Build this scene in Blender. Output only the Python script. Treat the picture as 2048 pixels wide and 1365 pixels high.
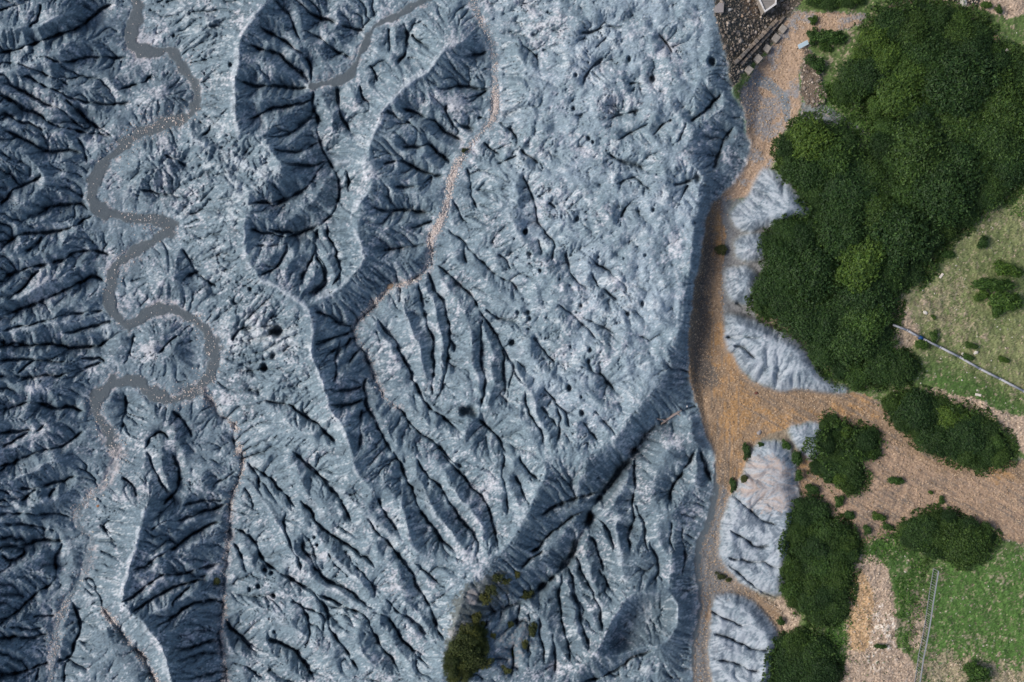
import bpy, bmesh, math, random
import numpy as np
from mathutils import Vector, Matrix
for o in list(bpy.data.objects): bpy.data.objects.remove(o)
SC=bpy.context.scene; COL=SC.collection
S=0.06; HC=110.0                       # metres per picture unit at ground level, camera height
# ---------------------------------------------------------------- camera
cam=bpy.data.cameras.new('camera'); cam.sensor_width=36; cam.lens=36*HC/(2048*S); cam.clip_start=1; cam.clip_end=3000
co=bpy.data.objects.new('camera',cam); co.location=(0,0,HC); COL.objects.link(co); SC.camera=co
# ---------------------------------------------------------------- light
SUN_EL,SUN_AZ=math.radians(42),math.radians(270)    # azimuth clockwise from +Y (picture up)
w=bpy.data.worlds.new('World'); SC.world=w; w.use_nodes=True
nt=w.node_tree; bg=nt.nodes['Background']; sky=nt.nodes.new('ShaderNodeTexSky'); sky.sky_type='NISHITA'; sky.sun_disc=False
sky.sun_elevation=SUN_EL; sky.sun_rotation=SUN_AZ; sky.air_density=1.0; sky.dust_density=3.0; sky.ozone_density=1.0
nt.links.new(sky.outputs[0],bg.inputs[0]); bg.inputs[1].default_value=0.12
sl_=bpy.data.lights.new('sun','SUN'); sl_.energy=2.5; sl_.angle=math.radians(22); sl_.color=(1,.95,.9)
so=bpy.data.objects.new('sun',sl_); COL.objects.link(so)
sd=Vector((math.sin(SUN_AZ)*math.cos(SUN_EL),math.cos(SUN_AZ)*math.cos(SUN_EL),math.sin(SUN_EL)))
so.rotation_euler=sd.to_track_quat('Z','Y').to_euler(); so.location=(-60,20,80)
SC.view_settings.view_transform='Standard'; SC.view_settings.look='None'; SC.view_settings.gamma=1; SC.view_settings.use_curve_mapping=False
SC.view_settings.exposure=0.1
SC.cycles.max_bounces=5; SC.cycles.diffuse_bounces=3; SC.cycles.glossy_bounces=1; SC.cycles.transmission_bounces=1; SC.cycles.transparent_max_bounces=4
# ---------------------------------------------------------------- terrain data
W0, H0 = 2048.0, 1365.0
T1=(0,0,2.923); T2=(600,0,2.923); T3=(1300,0,2.738)
T4=(0,440,2.923); T5=(600,440,2.923); T6=(1300,440,2.738)
T7=(0,898,2.923); T8=(600,898,2.923); T9=(1300,898,2.738)
def tp(t, s):
    v=[float(a) for a in s.replace(',',' ').split()]
    return [(t[0]+v[i]/t[2], t[1]+v[i+1]/t[2]) for i in range(0,len(v),2)]
P=(0,0,1.0)
# channels: (points, z start, z end, half width px)
CH=[
 (tp(T1,"800 -90 800 0 785 100 765 250 800 297 900 290 1020 300 1060 350 1110 440 1150 530 1150 620 1095 695 950 715 830 775 700 870 590 960 545 1070 540 1180 590 1235 720 1265 870 1285 960 1310 1000 1365"),1.4,0.7,11),
 (tp(T4,"1000 20 960 80 870 130 760 200 690 260 660 340 645 430 655 520 700 590 760 610 840 570 930 520 1050 530 1150 590 1230 680 1258 780 1240 880 1190 970 1100 1030 1000 1055 900 1005 800 950 690 940 600 1000 550 1060 560 1150 620 1240 680 1310 700 1365"),0.7,0.0,11),
 (tp(T7,"700 0 690 90 620 200 540 270 470 330 432 400 460 460 520 490 545 540 520 620 500 690 460 760 400 870 350 960 320 1100 300 1365 300 1500"),0.0,-1.0,5),
 (tp(T2,"1010 -90 1010 0 1040 90 1090 180 1130 280 1140 400 1140 530 1145 640 1110 730 1040 800 980 880 900 990 880 1080 860 1200 820 1300 800 1365"),4.2,3.3,5),
 (tp(T5,"820 0 760 100 770 200 770 260 700 340 620 375 540 390 470 450 400 530 330 600 310 670 380 760 420 860 440 930 500 1050 570 1100"),3.3,2.8,3),
 (tp(T2,"760 -90 740 0 650 50 560 105 470 130 420 190 390 270 350 360 290 450 190 490 80 495"),4.2,3.4,7),
 (tp(T2,"80 495 70 600 100 700 110 800 150 900 210 980 240 1080 220 1180 170 1280 100 1330 0 1360"),3.4,2.7,2),
 (tp(T4,"1190 990 1230 1060 1300 1150 1380 1200 1390 1280 1400 1365"),0.9,0.4,3),
 (tp(T7,"1400 0 1430 60 1410 160 1360 260 1345 350 1340 450 1330 560 1315 680 1300 780 1310 880 1320 960 1290 1060 1290 1150 1310 1260 1320 1365 1320 1500"),0.4,-0.9,3),
 (tp(T7,"600 940 660 1000 720 1090 780 1160 830 1210 880 1290 920 1365 940 1450"),1.0,0.0,3),
 (tp(P,"1350 842 1300 865 1267 898 1250 930 1216 970 1195 1005 1178 1045 1154 1080 1137 1120 1113 1158 1079 1189 1040 1208 990 1222"),3.4,4.2,2),
 (tp(P,"1555 -40 1560 40 1560 100 1530 160 1535 230 1520 310 1480 385 1432 410 1418 520 1408 640 1405 740 1425 830 1440 900 1450 960 1440 990 1420 1050 1405 1110 1398 1180 1408 1260 1400 1330 1390 1460"),4.4,2.2,13),
 (tp(P,"1440 810 1560 820 1660 815 1740 840 1840 910 1940 970 2048 1010 2200 1040"),3.4,4.6,26),
]
# ridges: (points, z start, z end)
RG=[
 (tp(T1,"1590 -90 1590 0 1540 20 1480 90 1430 170 1395 240 1375 330 1350 480 1345 620 1370 740 1400 820"),8.0,6.8),
 (tp(T1,"1400 820 1540 840 1600 900 1640 1000 1630 1090 1560 1160 1440 1210 1410 1280 1400 1365"),6.8,5.6),
 (tp(T1,"1100 740 1115 810 1180 850 1290 880 1420 960 1530 1030 1630 1090"),4.0,6.0),
 (tp(T2,"950 250 850 260 750 420 640 470 560 540 480 650 430 760 390 860 370 960 390 1060 380 1150"),7.2,6.2),
 (tp(P,"730 393 700 420 712 470 735 520 700 560 630 600"),6.0,6.0),
 (tp(T2,"300 930 200 960"),5.2,4.6),
 (tp(T4,"1440 0 1440 100 1410 220 1500 340 1640 400 1760 470 1820 560 1830 680 1820 800 1880 930 1930 1060 1970 1190 2046 1330"),5.6,6.4),
 (tp(T7,"2046 130 2046 230"),6.0,6.2),
 (tp(P,"700 900 740 960 775 1010 790 1080 800 1140 830 1190 890 1230"),6.2,7.2),
 (tp(T7,"870 300 830 400 800 500 770 620 740 740 720 880 740 950 860 1050 950 1180 990 1300 1010 1400"),5.0,4.5),
 (tp(T4,"0 920 150 980 280 1050 400 1060"),4.2,2.6),
 (tp(T1,"0 900 160 930 250 1030 260 1130"),5.0,2.6),
 (tp(T1,"0 340 120 320 250 325"),5.0,4.0),
 (tp(T1,"-250 -90 -250 700 -250 1365"),7.5,7.0),
 (tp(T4,"-250 0 -250 700 -250 1365"),7.0,6.0),
 (tp(T7,"-250 0 -250 700 -250 1500"),6.0,5.0),
 # plateau crest & scarp rim
 (tp(P,"1412 -60 1420 50 1428 110 1432 165 1385 225 1350 290 1405 350 1414 392 1404 440 1398 500 1386 570 1372 650 1355 715 1322 775 1285 820 1240 880 1200 910 1160 918 1110 905 1085 935 1070 985 1050 1040 1010 1092 990 1130 940 1160 920 1200 900 1275 880 1302 890 1370 890 1440"),8.6,7.6),
 (tp(P,"1100 -60 1150 60 1200 200 1230 320 1240 450 1250 560 1240 700"),7.0,7.8),
 (tp(P,"1030 100 1040 200 1060 320 1090 420 1110 560 1130 700 1140 800"),5.9,7.0),
 (tp(P,"1385 850 1400 900 1400 960"),5.2,4.9),
 (tp(P,"1330 860 1345 960 1350 1060 1345 1190 1270 1187 1250 1205 1228 1230 1210 1280 1180 1320 1137 1343"),4.4,6.6),
 (tp(P,"1137 1343 1190 1334 1240 1312 1275 1300 1320 1288"),6.6,5.6),
 (tp(P,"1345 1190 1362 1215 1352 1255 1320 1288"),5.6,5.4),
 (tp(P,"940 1440 1040 1400 1100 1365 1137 1343"),6.0,5.4),
 # right side banks
 (tp(P,"1605 -60 1700 10"),5.2,5.8),
 (tp(P,"1640 150 1650 260 1600 350"),5.4,5.3),
]
CH+=[(tp(P,"1240 1275 1255 1250 1285 1225 1310 1222"),2.0,2.3,12.5),(tp(P,"1175 1420 1215 1372 1260 1345 1300 1330"),2.6,3.4,5.5)]
# rounded rises: x y z r (pixels) -- added humps
HUMP=[(330,690,1.5,50),(300,330,1.9,52),(325,190,1.3,40),(335,560,1.6,40),(325,130,0,10),(330,870,1.6,60),(110,60,1.2,60),
 (660,230,1.2,22),(700,190,1.0,22),(650,270,0.9,20),(210,1010,0,10)]
# clay remnants east of the wash: polygon, height
REM=[
 (tp(P,"1530 338 1562 350 1600 395 1632 430 1600 448 1540 452 1490 468 1455 440 1480 402"),1.3),
 (tp(P,"1462 480 1480 465 1520 462 1540 480 1538 512 1510 527 1478 520"),1.4),
 (tp(P,"1450 532 1500 530 1522 565 1507 612 1452 606"),1.3),
 (tp(P,"1450 625 1500 632 1540 655 1590 678 1622 712 1642 762 1698 772 1690 786 1600 778 1520 772 1475 735 1452 690"),1.7),
 (tp(P,"1578 852 1650 844 1652 885 1638 925 1608 918 1580 880"),1.0),
 (tp(P,"1475 975 1500 905 1535 882 1570 885 1592 930 1598 1000 1585 1100 1572 1200 1500 1178 1445 1130 1440 1080 1455 1010"),1.5),
 (tp(P,"1425 1190 1470 1182 1520 1208 1562 1270 1548 1310 1545 1420 1425 1420 1420 1250"),1.4),
]
# small interfluve crests
RC=[tp(P,s) for s in ("1345 1190 1270 1187 1250 1205 1228 1230 1210 1280 1180 1320 1137 1343","1345 1190 1362 1215 1352 1255","560 940 600 985 645 1030 700 1080 745 1130 760 1150","630 950 690 990 735 1035 790 1080 830 1120 870 1150","800 960 812 1020 818 1080 850 1120",
"840 960 870 1030 905 1080 940 1110","880 950 930 1010 975 1070","500 960 530 1010 560 1060 600 1120 640 1160 700 1200 760 1240","634 1090 668 1117 703 1151 750 1200",
"520 1085 580 1130 650 1170 700 1200 780 1260","480 1190 560 1240 620 1290 660 1340","640 1240 700 1290 760 1340","700 900 725 960 755 1010","745 640 790 700 830 770 860 830",
"860 560 870 640 885 740 880 820","800 590 830 680 850 760","930 640 950 720 975 800 1000 850","1010 700 1040 760 1075 830 1090 880","20 540 120 505 200 495","20 600 100 565 190 545",
"30 480 120 450 200 460","20 660 120 640 220 640","20 960 90 930 150 905","30 1030 100 1000 150 980","0 70 90 40 160 20","0 150 70 135 160 105","0 235 90 250 180 275","60 170 150 200 220 225",
"560 60 600 110 610 150","510 110 560 135 600 155","520 200 570 200 620 190","540 340 600 320 640 300","1010 420 1040 470 1060 520","640 30 700 60","1150 1000 1175 950 1210 920","1195 1040 1240 980 1280 930",
"1165 1110 1190 1200 1200 1260","1215 1030 1240 1110 1255 1180","1140 1150 1150 1230 1165 1300","290 1130 350 1100 420 1080","270 1180 340 1160 420 1130","300 1230 370 1200 430 1180","280 1060 350 1040 430 1030")]
# gullies: deep (D), medium (M), fine (F)
GD=[tp(T1,"0 320 90 300 200 265 330 215 430 165 500 130 560 80 620 45 665 30"),tp(T1,"0 1200 60 1140 150 1070 240 1030"),
 tp(T1,"0 570 100 600 200 650 260 700 300 745 400 755 520 775 650 805"),tp(T1,"390 570 450 630 530 720 600 770 660 805"),
 tp(T1,"240 1230 330 1200 430 1180 480 1180 530 1240"),tp(T1,"150 1365 280 1365 420 1340 500 1275 545 1255"),
 tp(T1,"1450 270 1520 280 1600 310 1680 360 1750 430 1830 490"),tp(T1,"1400 470 1480 510 1580 490 1700 505 1830 510"),
 tp(T1,"1400 720 1480 690 1580 640 1680 620 1800 600 1830 570"),tp(T1,"1450 1190 1600 1190 1700 1160 1800 1080 1860 1000 1910 930"),
 tp(T1,"1500 150 1560 190 1640 220 1700 260 1750 310 1790 350 1835 480"),tp(T2,"60 60 130 110 220 150 320 165 400 200"),
 tp(T2,"590 630 650 635 720 665 760 690 800 725 830 770 890 780 940 810 985 830"),
 tp(T2,"590 860 650 870 720 850 760 860 800 900 850 930 900 970"),tp(T2,"480 960 550 940 620 965 690 990 770 1025 860 1030"),
 tp(T2,"390 1190 450 1220 540 1230 620 1220 700 1235 790 1245"),tp(T2,"600 140 620 200 625 260 610 330 580 390"),
 tp(T2,"210 500 215 600 260 700 300 770"),tp(T2,"280 980 300 1050 300 1130"),
 tp(T3,"410 500 340 550 290 600 210 670"),tp(T3,"460 670 420 720 385 770 380 840 350 920"),
 tp(T4,"0 170 60 120 130 80 250 75 350 70 430 40 510 0"),tp(T4,"0 370 60 330 150 290 260 250 380 215 480 190 560 190 640 205 690 200"),
 tp(T4,"0 560 100 510 230 480 330 430 400 390 480 355 560 350 630 375"),tp(T4,"0 735 120 715 250 735 400 745 530 745 620 715 690 650 720 640"),
 tp(T4,"0 1130 60 1085 150 1075 280 1095 400 1095 500 1140"),tp(T4,"1560 1060 1650 1080 1740 1110 1820 1170 1900 1240 1960 1320"),
 tp(T4,"1680 110 1730 70 1870 50 1910 10"),tp(T4,"1870 50 1860 160 1800 280 1740 380"),tp(T4,"1910 20 1930 110 1980 170 1990 250 2010 310 1950 370"),
 tp(T5,"110 60 90 180 130 260 160 330 130 400 60 440"),
 tp(T5,"800 270 850 320 920 370 970 430 1030 500 1070 570 1130 630 1180 720 1240 830 1280 920 1320 980"),
 tp(T5,"745 310 780 400 840 500 860 620 870 750 860 900 830 1000 790 1060"),tp(T5,"690 380 710 460 740 560 760 660 780 900 770 1030"),
 tp(T5,"1060 580 1050 680 1060 800 1085 900 1085 1010 1060 1080"),tp(T5,"1170 690 1200 780 1190 880 1200 1000 1200 1100"),
 tp(T5,"430 560 500 640 560 700 600 800 650 880 650 970 710 1050 790 1110 850 1150 920 1240"),
 tp(T5,"410 910 360 980 370 1080 430 1150 440 1210 500 1300 540 1365"),tp(T5,"570 1100 640 1170 720 1250 800 1310 850 1365 960 1450"),
 tp(T5,"1030 1150 1110 1230 1160 1300 1200 1360"),
 tp(T8,"1950 30 1945 200 1950 330 1930 480 1910 600"),tp(T8,"1690 500 1720 580 1770 680 1800 760 1810 830"),
 tp(T8,"1600 620 1640 700 1700 830 1740 960 1770 1050"),tp(T8,"1570 680 1600 800 1620 940 1650 1050 1690 1180"),
 tp(T8,"1540 740 1530 860 1510 980 1570 1120 1560 1250"),tp(T8,"1760 260 1640 290 1550 320 1490 350 1420 390"),
 tp(T8,"1670 370 1570 420 1500 470 1430 550 1330 600"),
 tp(T8,"10 60 40 120 130 180 200 240 260 330 300 400"),tp(T8,"545 10 600 120 650 240 700 340 760 440 820 530 900 600"),
 tp(T8,"700 60 740 130 800 190 850 250 900 340 960 440 1030 550"),tp(T8,"820 20 900 80 960 170 1000 240 1100 310 1120 380 1140 500 1170 590"),
 tp(T8,"390 400 440 490 520 560 600 640 660 760 730 900 760 1010 850 1130"),tp(T8,"0 300 60 360 110 430 190 500 260 560 360 630 430 700"),
 tp(T8,"0 780 100 860 160 940 160 1040 200 1100 270 1190 340 1300"),tp(T8,"150 920 260 910 390 960 430 1050 490 1150 550 1260 590 1340"),
 tp(T8,"1620 1350 1750 1340 1880 1270 2046 1170"),tp(T8,"430 970 520 1000 600 1100 690 1200 760 1290"),
 tp(T7,"0 550 120 545 250 545 370 555"),tp(T7,"370 560 320 640 310 700 290 790 200 850 120 920 50 980 0 1040"),
 tp(T7,"410 880 450 950 470 1050 420 1180 360 1230 250 1260 120 1300 0 1330"),tp(T7,"1000 0 1040 70 1060 150 1050 220 990 280 940 330"),
 tp(T7,"860 460 960 430 1060 410 1150 370 1250 340 1330 310"),tp(T7,"780 710 880 680 980 620 1050 550 1150 480 1300 430"),
 tp(T7,"720 890 790 860 880 790 960 745 1060 740 1160 710 1290 660"),
 tp(T7,"1360 460 1430 490 1500 560 1540 640 1620 700 1740 770 1850 850 1960 900 2046 910"),
 tp(T7,"1560 1120 1650 1140 1730 1190 1780 1260 1830 1340"),tp(T7,"1710 20 1780 90 1870 170 1960 250 2020 330 2046 400"),
 tp(T7,"0 120 80 80 200 15 350 0"),tp(T7,"1470 100 1560 160 1640 220 1700 300 1730 350"),
 tp(T7,"1330 1000 1380 1080 1440 1150 1500 1200"),tp(T7,"1760 490 1760 560 1800 650 1870 740 1980 800"),
 tp(T9,"250 0 205 110 130 190 110 300"),tp(T9,"270 0 300 80 350 190")]
GM=[tp(T1,"0 70 80 30 150 0"),tp(T1,"220 20 215 90 190 160"),tp(T1,"240 330 350 355 480 330 560 335 660 330 740 335"),
 tp(T1,"0 395 100 395 220 430 320 460 420 490"),tp(T1,"100 460 250 510 350 545 450 570 540 600 650 620 770 605"),
 tp(T1,"0 500 120 545 240 590 330 640 400 690 480 740"),tp(T1,"0 640 100 690 170 720 260 755"),tp(T1,"0 750 80 770 190 830 280 875 345 890 480 890"),
 tp(T1,"430 800 465 850 480 890 520 965"),tp(T1,"300 960 370 1010"),tp(T1,"700 520 780 520 850 470 890 430"),
 tp(T1,"1540 810 1650 780 1750 740 1860 690"),tp(T1,"1590 880 1700 890 1800 860 1860 830"),tp(T1,"1640 960 1760 960 1850 970 1910 920"),
 tp(T1,"1560 1345 1700 1355 1840 1330"),tp(T1,"1600 0 1680 60 1720 140 1760 240"),tp(T1,"1800 180 1900 230 2000 310 2046 340"),
 tp(T1,"940 900 1010 950 1110 980"),tp(T1,"820 1110 950 1120 1080 1150"),tp(T1,"1180 800 1240 760 1290 680 1330 650"),
 tp(T2,"500 640 560 680 600 710 660 730 700 780 740 800"),tp(T2,"540 1085 640 1090 720 1075 780 1030"),tp(T2,"640 1330 700 1325 770 1300"),
 tp(T2,"800 530 870 520 950 505 1050 515 1120 545"),tp(T2,"940 580 1040 560 1110 530"),tp(T2,"850 600 865 680 900 750"),
 tp(T2,"900 690 960 730 1010 770"),tp(T2,"1020 690 1060 685 1100 690"),tp(T2,"970 320 1040 310 1085 290"),tp(T2,"515 170 525 250 520 330"),
 tp(T2,"640 200 700 240 760 280"),tp(T2,"350 490 365 580 410 600 400 650 350 660"),tp(T2,"410 400 460 480"),tp(T2,"150 255 250 300 320 340"),
 tp(T2,"1290 250 1340 300 1380 350"),tp(T2,"1160 700 1200 750 1250 780 1280 830"),tp(T2,"990 990 1010 1080 1000 1160 1030 1220"),
 tp(T2,"1290 870 1350 920 1400 960"),tp(T2,"1140 970 1200 930 1280 910"),tp(T2,"1310 1030 1340 1090 1370 1170 1380 1250 1430 1340"),
 tp(T2,"1090 830 1140 860 1170 890"),tp(T2,"900 1180 930 1260 980 1310"),tp(T2,"1650 200 1720 190 1790 150 1900 140"),
 tp(T2,"1640 510 1650 460 1700 400 1780 330"),tp(T2,"1730 290 1760 240 1800 210"),tp(T2,"1910 510 1950 490 2000 490"),
 tp(T2,"1790 690 1880 670 1990 640"),tp(T2,"1850 830 1960 750 2046 720"),tp(T2,"1800 900 1860 960 1950 980 2040 1010"),
 tp(T2,"1860 1080 1930 1040 2000 1080 2046 1120"),tp(T2,"1880 1270 1900 1210 1960 1160"),tp(T2,"1440 1180 1490 1220"),
 tp(T3,"45 180 80 220 130 300"),tp(T3,"200 670 170 740 130 800"),tp(T3,"20 740 70 680 120 650"),tp(T3,"120 1020 170 1020 240 970 270 930"),tp(T3,"160 1100 180 1050 210 1010"),
 tp(T4,"20 460 80 430 140 390 190 330 220 290"),tp(T4,"150 190 200 180 260 100"),tp(T4,"0 640 100 620 230 590 360 560 470 545 560 530 630 530"),
 tp(T4,"370 650 500 620 600 600 660 590"),tp(T4,"0 820 120 815 230 830 400 835"),tp(T4,"440 830 520 825 580 815 620 850"),
 tp(T4,"60 950 250 920 370 910 480 880 560 850 620 850"),tp(T4,"100 900 160 860 220 820"),tp(T4,"0 1250 100 1235 200 1235 280 1210"),
 tp(T4,"0 1330 80 1290 170 1245"),tp(T4,"180 1350 300 1345 400 1320 440 1280 500 1240"),tp(T4,"780 650 780 740 720 850"),
 tp(T4,"920 790 980 730 1040 690"),tp(T4,"1060 170 1130 260 1200 340 1280 400"),tp(T4,"1000 1110 1060 1180 1110 1280"),
 tp(T4,"850 1350 870 1270 930 1230 980 1290"),tp(T4,"740 1020 740 1100 700 1200"),tp(T4,"1460 60 1550 80 1680 105"),tp(T4,"1480 170 1580 170 1660 150 1690 130"),
 tp(T4,"1690 130 1690 200 1620 290 1530 340"),tp(T4,"1850 180 1900 250 1920 320 1870 390 1800 440"),tp(T4,"1820 540 1900 550 1950 600 2030 620"),
 tp(T4,"1840 720 1930 710 2010 690"),tp(T4,"1920 995 2046 990"),tp(T4,"1960 1090 2046 1070"),tp(T4,"1090 360 1150 300 1180 290"),tp(T4,"1350 700 1400 640 1480 620"),
 tp(T5,"640 45 700 40 780 10"),tp(T5,"480 190 560 170 650 160 740 150"),tp(T5,"860 60 910 100 950 150 1030 200 1110 260 1180 330 1250 370 1310 440"),
 tp(T5,"950 150 960 220 970 260"),tp(T5,"590 400 585 490"),tp(T5,"870 700 920 770"),tp(T5,"450 640 460 700"),tp(T5,"1260 870 1220 960 1200 1100"),
 tp(T5,"1310 1010 1310 1100 1400 1200 1410 1310"),tp(T5,"170 560 200 590 230 620 310 620"),tp(T5,"90 700 170 710 250 690 300 660"),
 tp(T5,"250 700 230 800 220 900 190 960"),tp(T5,"120 830 180 780 240 750"),tp(T5,"180 1000 270 990 350 980"),tp(T5,"180 1080 260 1080 350 1050"),
 tp(T5,"350 1100 345 1250 350 1340"),tp(T5,"1180 200 1230 250 1260 290"),tp(T5,"1420 20 1440 80 1490 130 1480 230"),tp(T5,"1390 110 1420 200"),
 tp(T5,"1550 180 1560 260 1620 340 1690 400"),tp(T5,"1690 290 1740 370 1860 470"),tp(T5,"1700 210 1760 270 1890 370 1900 430"),
 tp(T5,"1510 490 1600 570 1690 650 1740 700"),tp(T5,"1640 560 1740 620 1850 690"),tp(T5,"1380 690 1430 770 1490 850"),tp(T5,"1080 520 1160 560 1300 600"),
 tp(T5,"1690 830 1740 880 1800 950 1870 1010"),tp(T5,"1490 1070 1560 1140 1590 1220"),tp(T5,"1400 1090 1460 1140 1520 1200"),
 tp(T5,"1500 1100 1540 1200 1500 1290"),tp(T5,"1740 1100 1780 1180 1850 1240"),tp(T5,"1650 1190 1740 1280"),tp(T5,"1420 980 1480 1040 1500 1070"),
 tp(T5,"280 780 300 700 310 690"),tp(T5,"300 850 340 780 360 760"),
 tp(T8,"1960 330 2000 430 2020 530 2046 580"),tp(T8,"1740 400 1800 500 1830 600"),tp(T8,"1560 670 1470 800 1380 850"),
 tp(T8,"1430 590 1340 640 1290 700"),tp(T8,"1300 900 1290 980 1250 1030"),tp(T8,"1480 1080 1470 1200 1480 1300"),tp(T8,"1250 1150 1240 1300"),
 tp(T8,"1190 30 1190 180 1220 280 1220 380"),tp(T8,"1280 30 1330 130 1380 200"),tp(T8,"1250 140 1300 240 1340 320"),tp(T8,"650 650 740 740 850 820"),
 tp(T8,"0 480 60 540 70 640 130 740"),tp(T8,"130 760 230 790 320 850 400 910 430 950"),tp(T8,"270 610 330 700 420 800 440 880"),
 tp(T8,"0 890 40 980 50 1090 30 1200"),tp(T8,"0 1220 60 1290 90 1365"),tp(T8,"500 880 560 950 650 1000 760 1100"),tp(T8,"450 300 520 400 560 480"),
 tp(T8,"1350 950 1340 1080 1350 1200"),tp(T8,"1400 980 1420 1100 1410 1250"),tp(T8,"1110 1000 1060 1100 1050 1180"),
 tp(T7,"100 240 220 230 300 195 380 185 450 150"),tp(T7,"120 310 170 270 220 235"),tp(T7,"290 290 330 220"),tp(T7,"0 370 100 380 250 375 380 385 430 400"),
 tp(T7,"0 430 130 430 250 480 320 490"),tp(T7,"0 600 60 640 150 590"),tp(T7,"370 1240 375 1365"),tp(T7,"240 1280 220 1365"),tp(T7,"50 1070 150 1060 250 1040"),
 tp(T7,"190 980 330 965"),tp(T7,"0 1110 200 1100 300 1080"),tp(T7,"580 440 620 470 680 530"),tp(T7,"720 170 760 220 800 280"),
 tp(T7,"860 20 900 120 960 210 980 260"),tp(T7,"780 960 900 880 1040 800 1180 770 1230 760"),tp(T7,"1000 940 1060 860 1130 800"),
 tp(T7,"900 1050 1050 950 1180 900 1300 880"),tp(T7,"1000 1210 1100 1170 1200 1150 1280 1120"),tp(T7,"1060 310 1180 295 1320 290"),
 tp(T7,"1240 230 1300 180 1380 130"),tp(T7,"1360 560 1410 630 1450 720"),tp(T7,"1440 80 1500 170 1530 240"),tp(T7,"1430 220 1470 290 1480 350"),
 tp(T7,"1680 380 1650 470 1700 560 1740 650 1780 740"),tp(T7,"1900 600 1950 660 2030 740"),tp(T7,"1710 880 1800 950 1900 960 1890 1080"),
 tp(T7,"1370 1250 1440 1280 1530 1340"),tp(T7,"480 750 540 740 590 850 600 940"),tp(T7,"1040 1250 1150 1220 1280 1190"),
 tp(T9,"430 240 510 310 580 370 700 430"),tp(T9,"440 440 520 480 580 530 660 550"),tp(T9,"440 600 560 610 740 650"),
 tp(T9,"440 640 520 700 640 800 740 830"),tp(T9,"320 900 420 940 500 980"),tp(T9,"340 1010 430 1050 560 1100 660 1105"),tp(T9,"350 1150 450 1170 600 1230"),
 tp(T6,"430 650 520 640 600 650"),tp(T6,"460 700 520 700 590 740"),tp(T6,"470 480 480 460 580 480"),
 tp(T9,"10 500 40 600 30 760"),tp(T9,"120 400 130 560"),tp(T9,"180 420 190 600 170 680")]
HOLE=[]
def hl(t,s):
    v=[float(a) for a in s.split()]
    for i in range(0,len(v),3): HOLE.append((t[0]+v[i]/t[2],t[1]+v[i+1]/t[2],v[i+2]/t[2]))
hl(T2,"1610 445 12 1925 345 15 1600 640 12 1640 680 10 1690 805 14 1715 825 12 1690 370 7 1690 450 6 1460 1110 9 1530 1265 10 1620 1275 16 1320 1350 18 1795 885 6 1735 600 6 1960 660 12 1780 560 6")
hl(T3,"20 430 20 340 340 22 260 975 18 345 915 10 110 660 9 15 1150 12")
hl(T5,"1320 70 16 1345 200 16 1350 225 8 1260 110 8 1410 300 12 1285 545 13 1345 550 14 1350 580 12 1240 715 20 1375 690 10 1645 500 12 1745 205 8 1890 225 9 2020 200 9 1915 545 14 2000 485 16 1575 375 8 1515 340 8 1700 760 15 1700 830 12 1580 985 20 1660 1130 18 1650 1030 10 1580 745 9 1435 700 7 1720 445 6 1615 540 7 1005 1115 34 960 1120 26")
hl(T4,"25 710 14 130 710 12 1620 640 38 1590 790 22 1535 865 26 1470 410 14 1510 1010 16 1580 650 20")
hl(T7,"1550 705 14 1590 720 14 1520 800 16 1460 825 12 1605 860 18 1720 885 8 2010 600 7 1840 510 8 1850 560 10 1610 1080 10 1575 1000 8")
hl(T8,"80 510 10 95 555 10 90 135 6 260 595 6")
hl(T1,"1340 380 14 1230 1030 0 235 1030 12 1020 205 10 1195 425 8")

for _i in (6,10): GD.append(CH[_i][0])
for _i in (4,7,8,9): GM.append(CH[_i][0])
DX=2.0                                   # grid step in picture units
GX0,GX1,GY0,GY1=-120,2170,-100,1466
gx=np.arange(GX0,GX1+1,DX); gy=np.arange(GY0,GY1+1,DX)
NX,NY=len(gx),len(gy)
GU,GV=np.meshgrid(gx.astype(np.float32),gy.astype(np.float32))
rng=np.random.default_rng(7)
def blur(a,s):                            # gaussian blur, s in cells, reflected edges
    p=int(3*s)+2
    b=np.pad(a,p,mode='edge'); F=np.fft.rfft2(b)
    fy=np.fft.fftfreq(b.shape[0])[:,None]; fx=np.fft.rfftfreq(b.shape[1])[None,:]
    F*=np.exp(-2*(np.pi*s)**2*(fx*fx+fy*fy))
    return np.fft.irfft2(F,b.shape)[p:-p,p:-p].astype(np.float32)
def fbm(beta,lo,hi,seed,shape=None):      # spectral noise, wavelengths lo..hi in cells, unit std
    shape=shape or (NY,NX); r=np.random.default_rng(seed)
    F=np.fft.rfft2(r.standard_normal(shape))
    fy=np.fft.fftfreq(shape[0])[:,None]; fx=np.fft.rfftfreq(shape[1])[None,:]
    f=np.sqrt(fx*fx+fy*fy)+1e-9
    F*=f**(-beta)*np.exp(-(f*lo)**4*0.5)*(1-np.exp(-(f*hi)**2*2)); F[0,0]=0
    n=np.fft.irfft2(F,shape); return (n/n.std()).astype(np.float32)
def smooth_line(pts,step=6.0):
    p=np.array(pts,float)
    if len(p)<3: 
        q=p
    else:
        for _ in range(2):
            q=[p[0]]
            for a,b in zip(p[:-1],p[1:]): q+= [a*.75+b*.25,a*.25+b*.75]
            q.append(p[-1]); p=np.array(q)
        q=p
    return q
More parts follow.
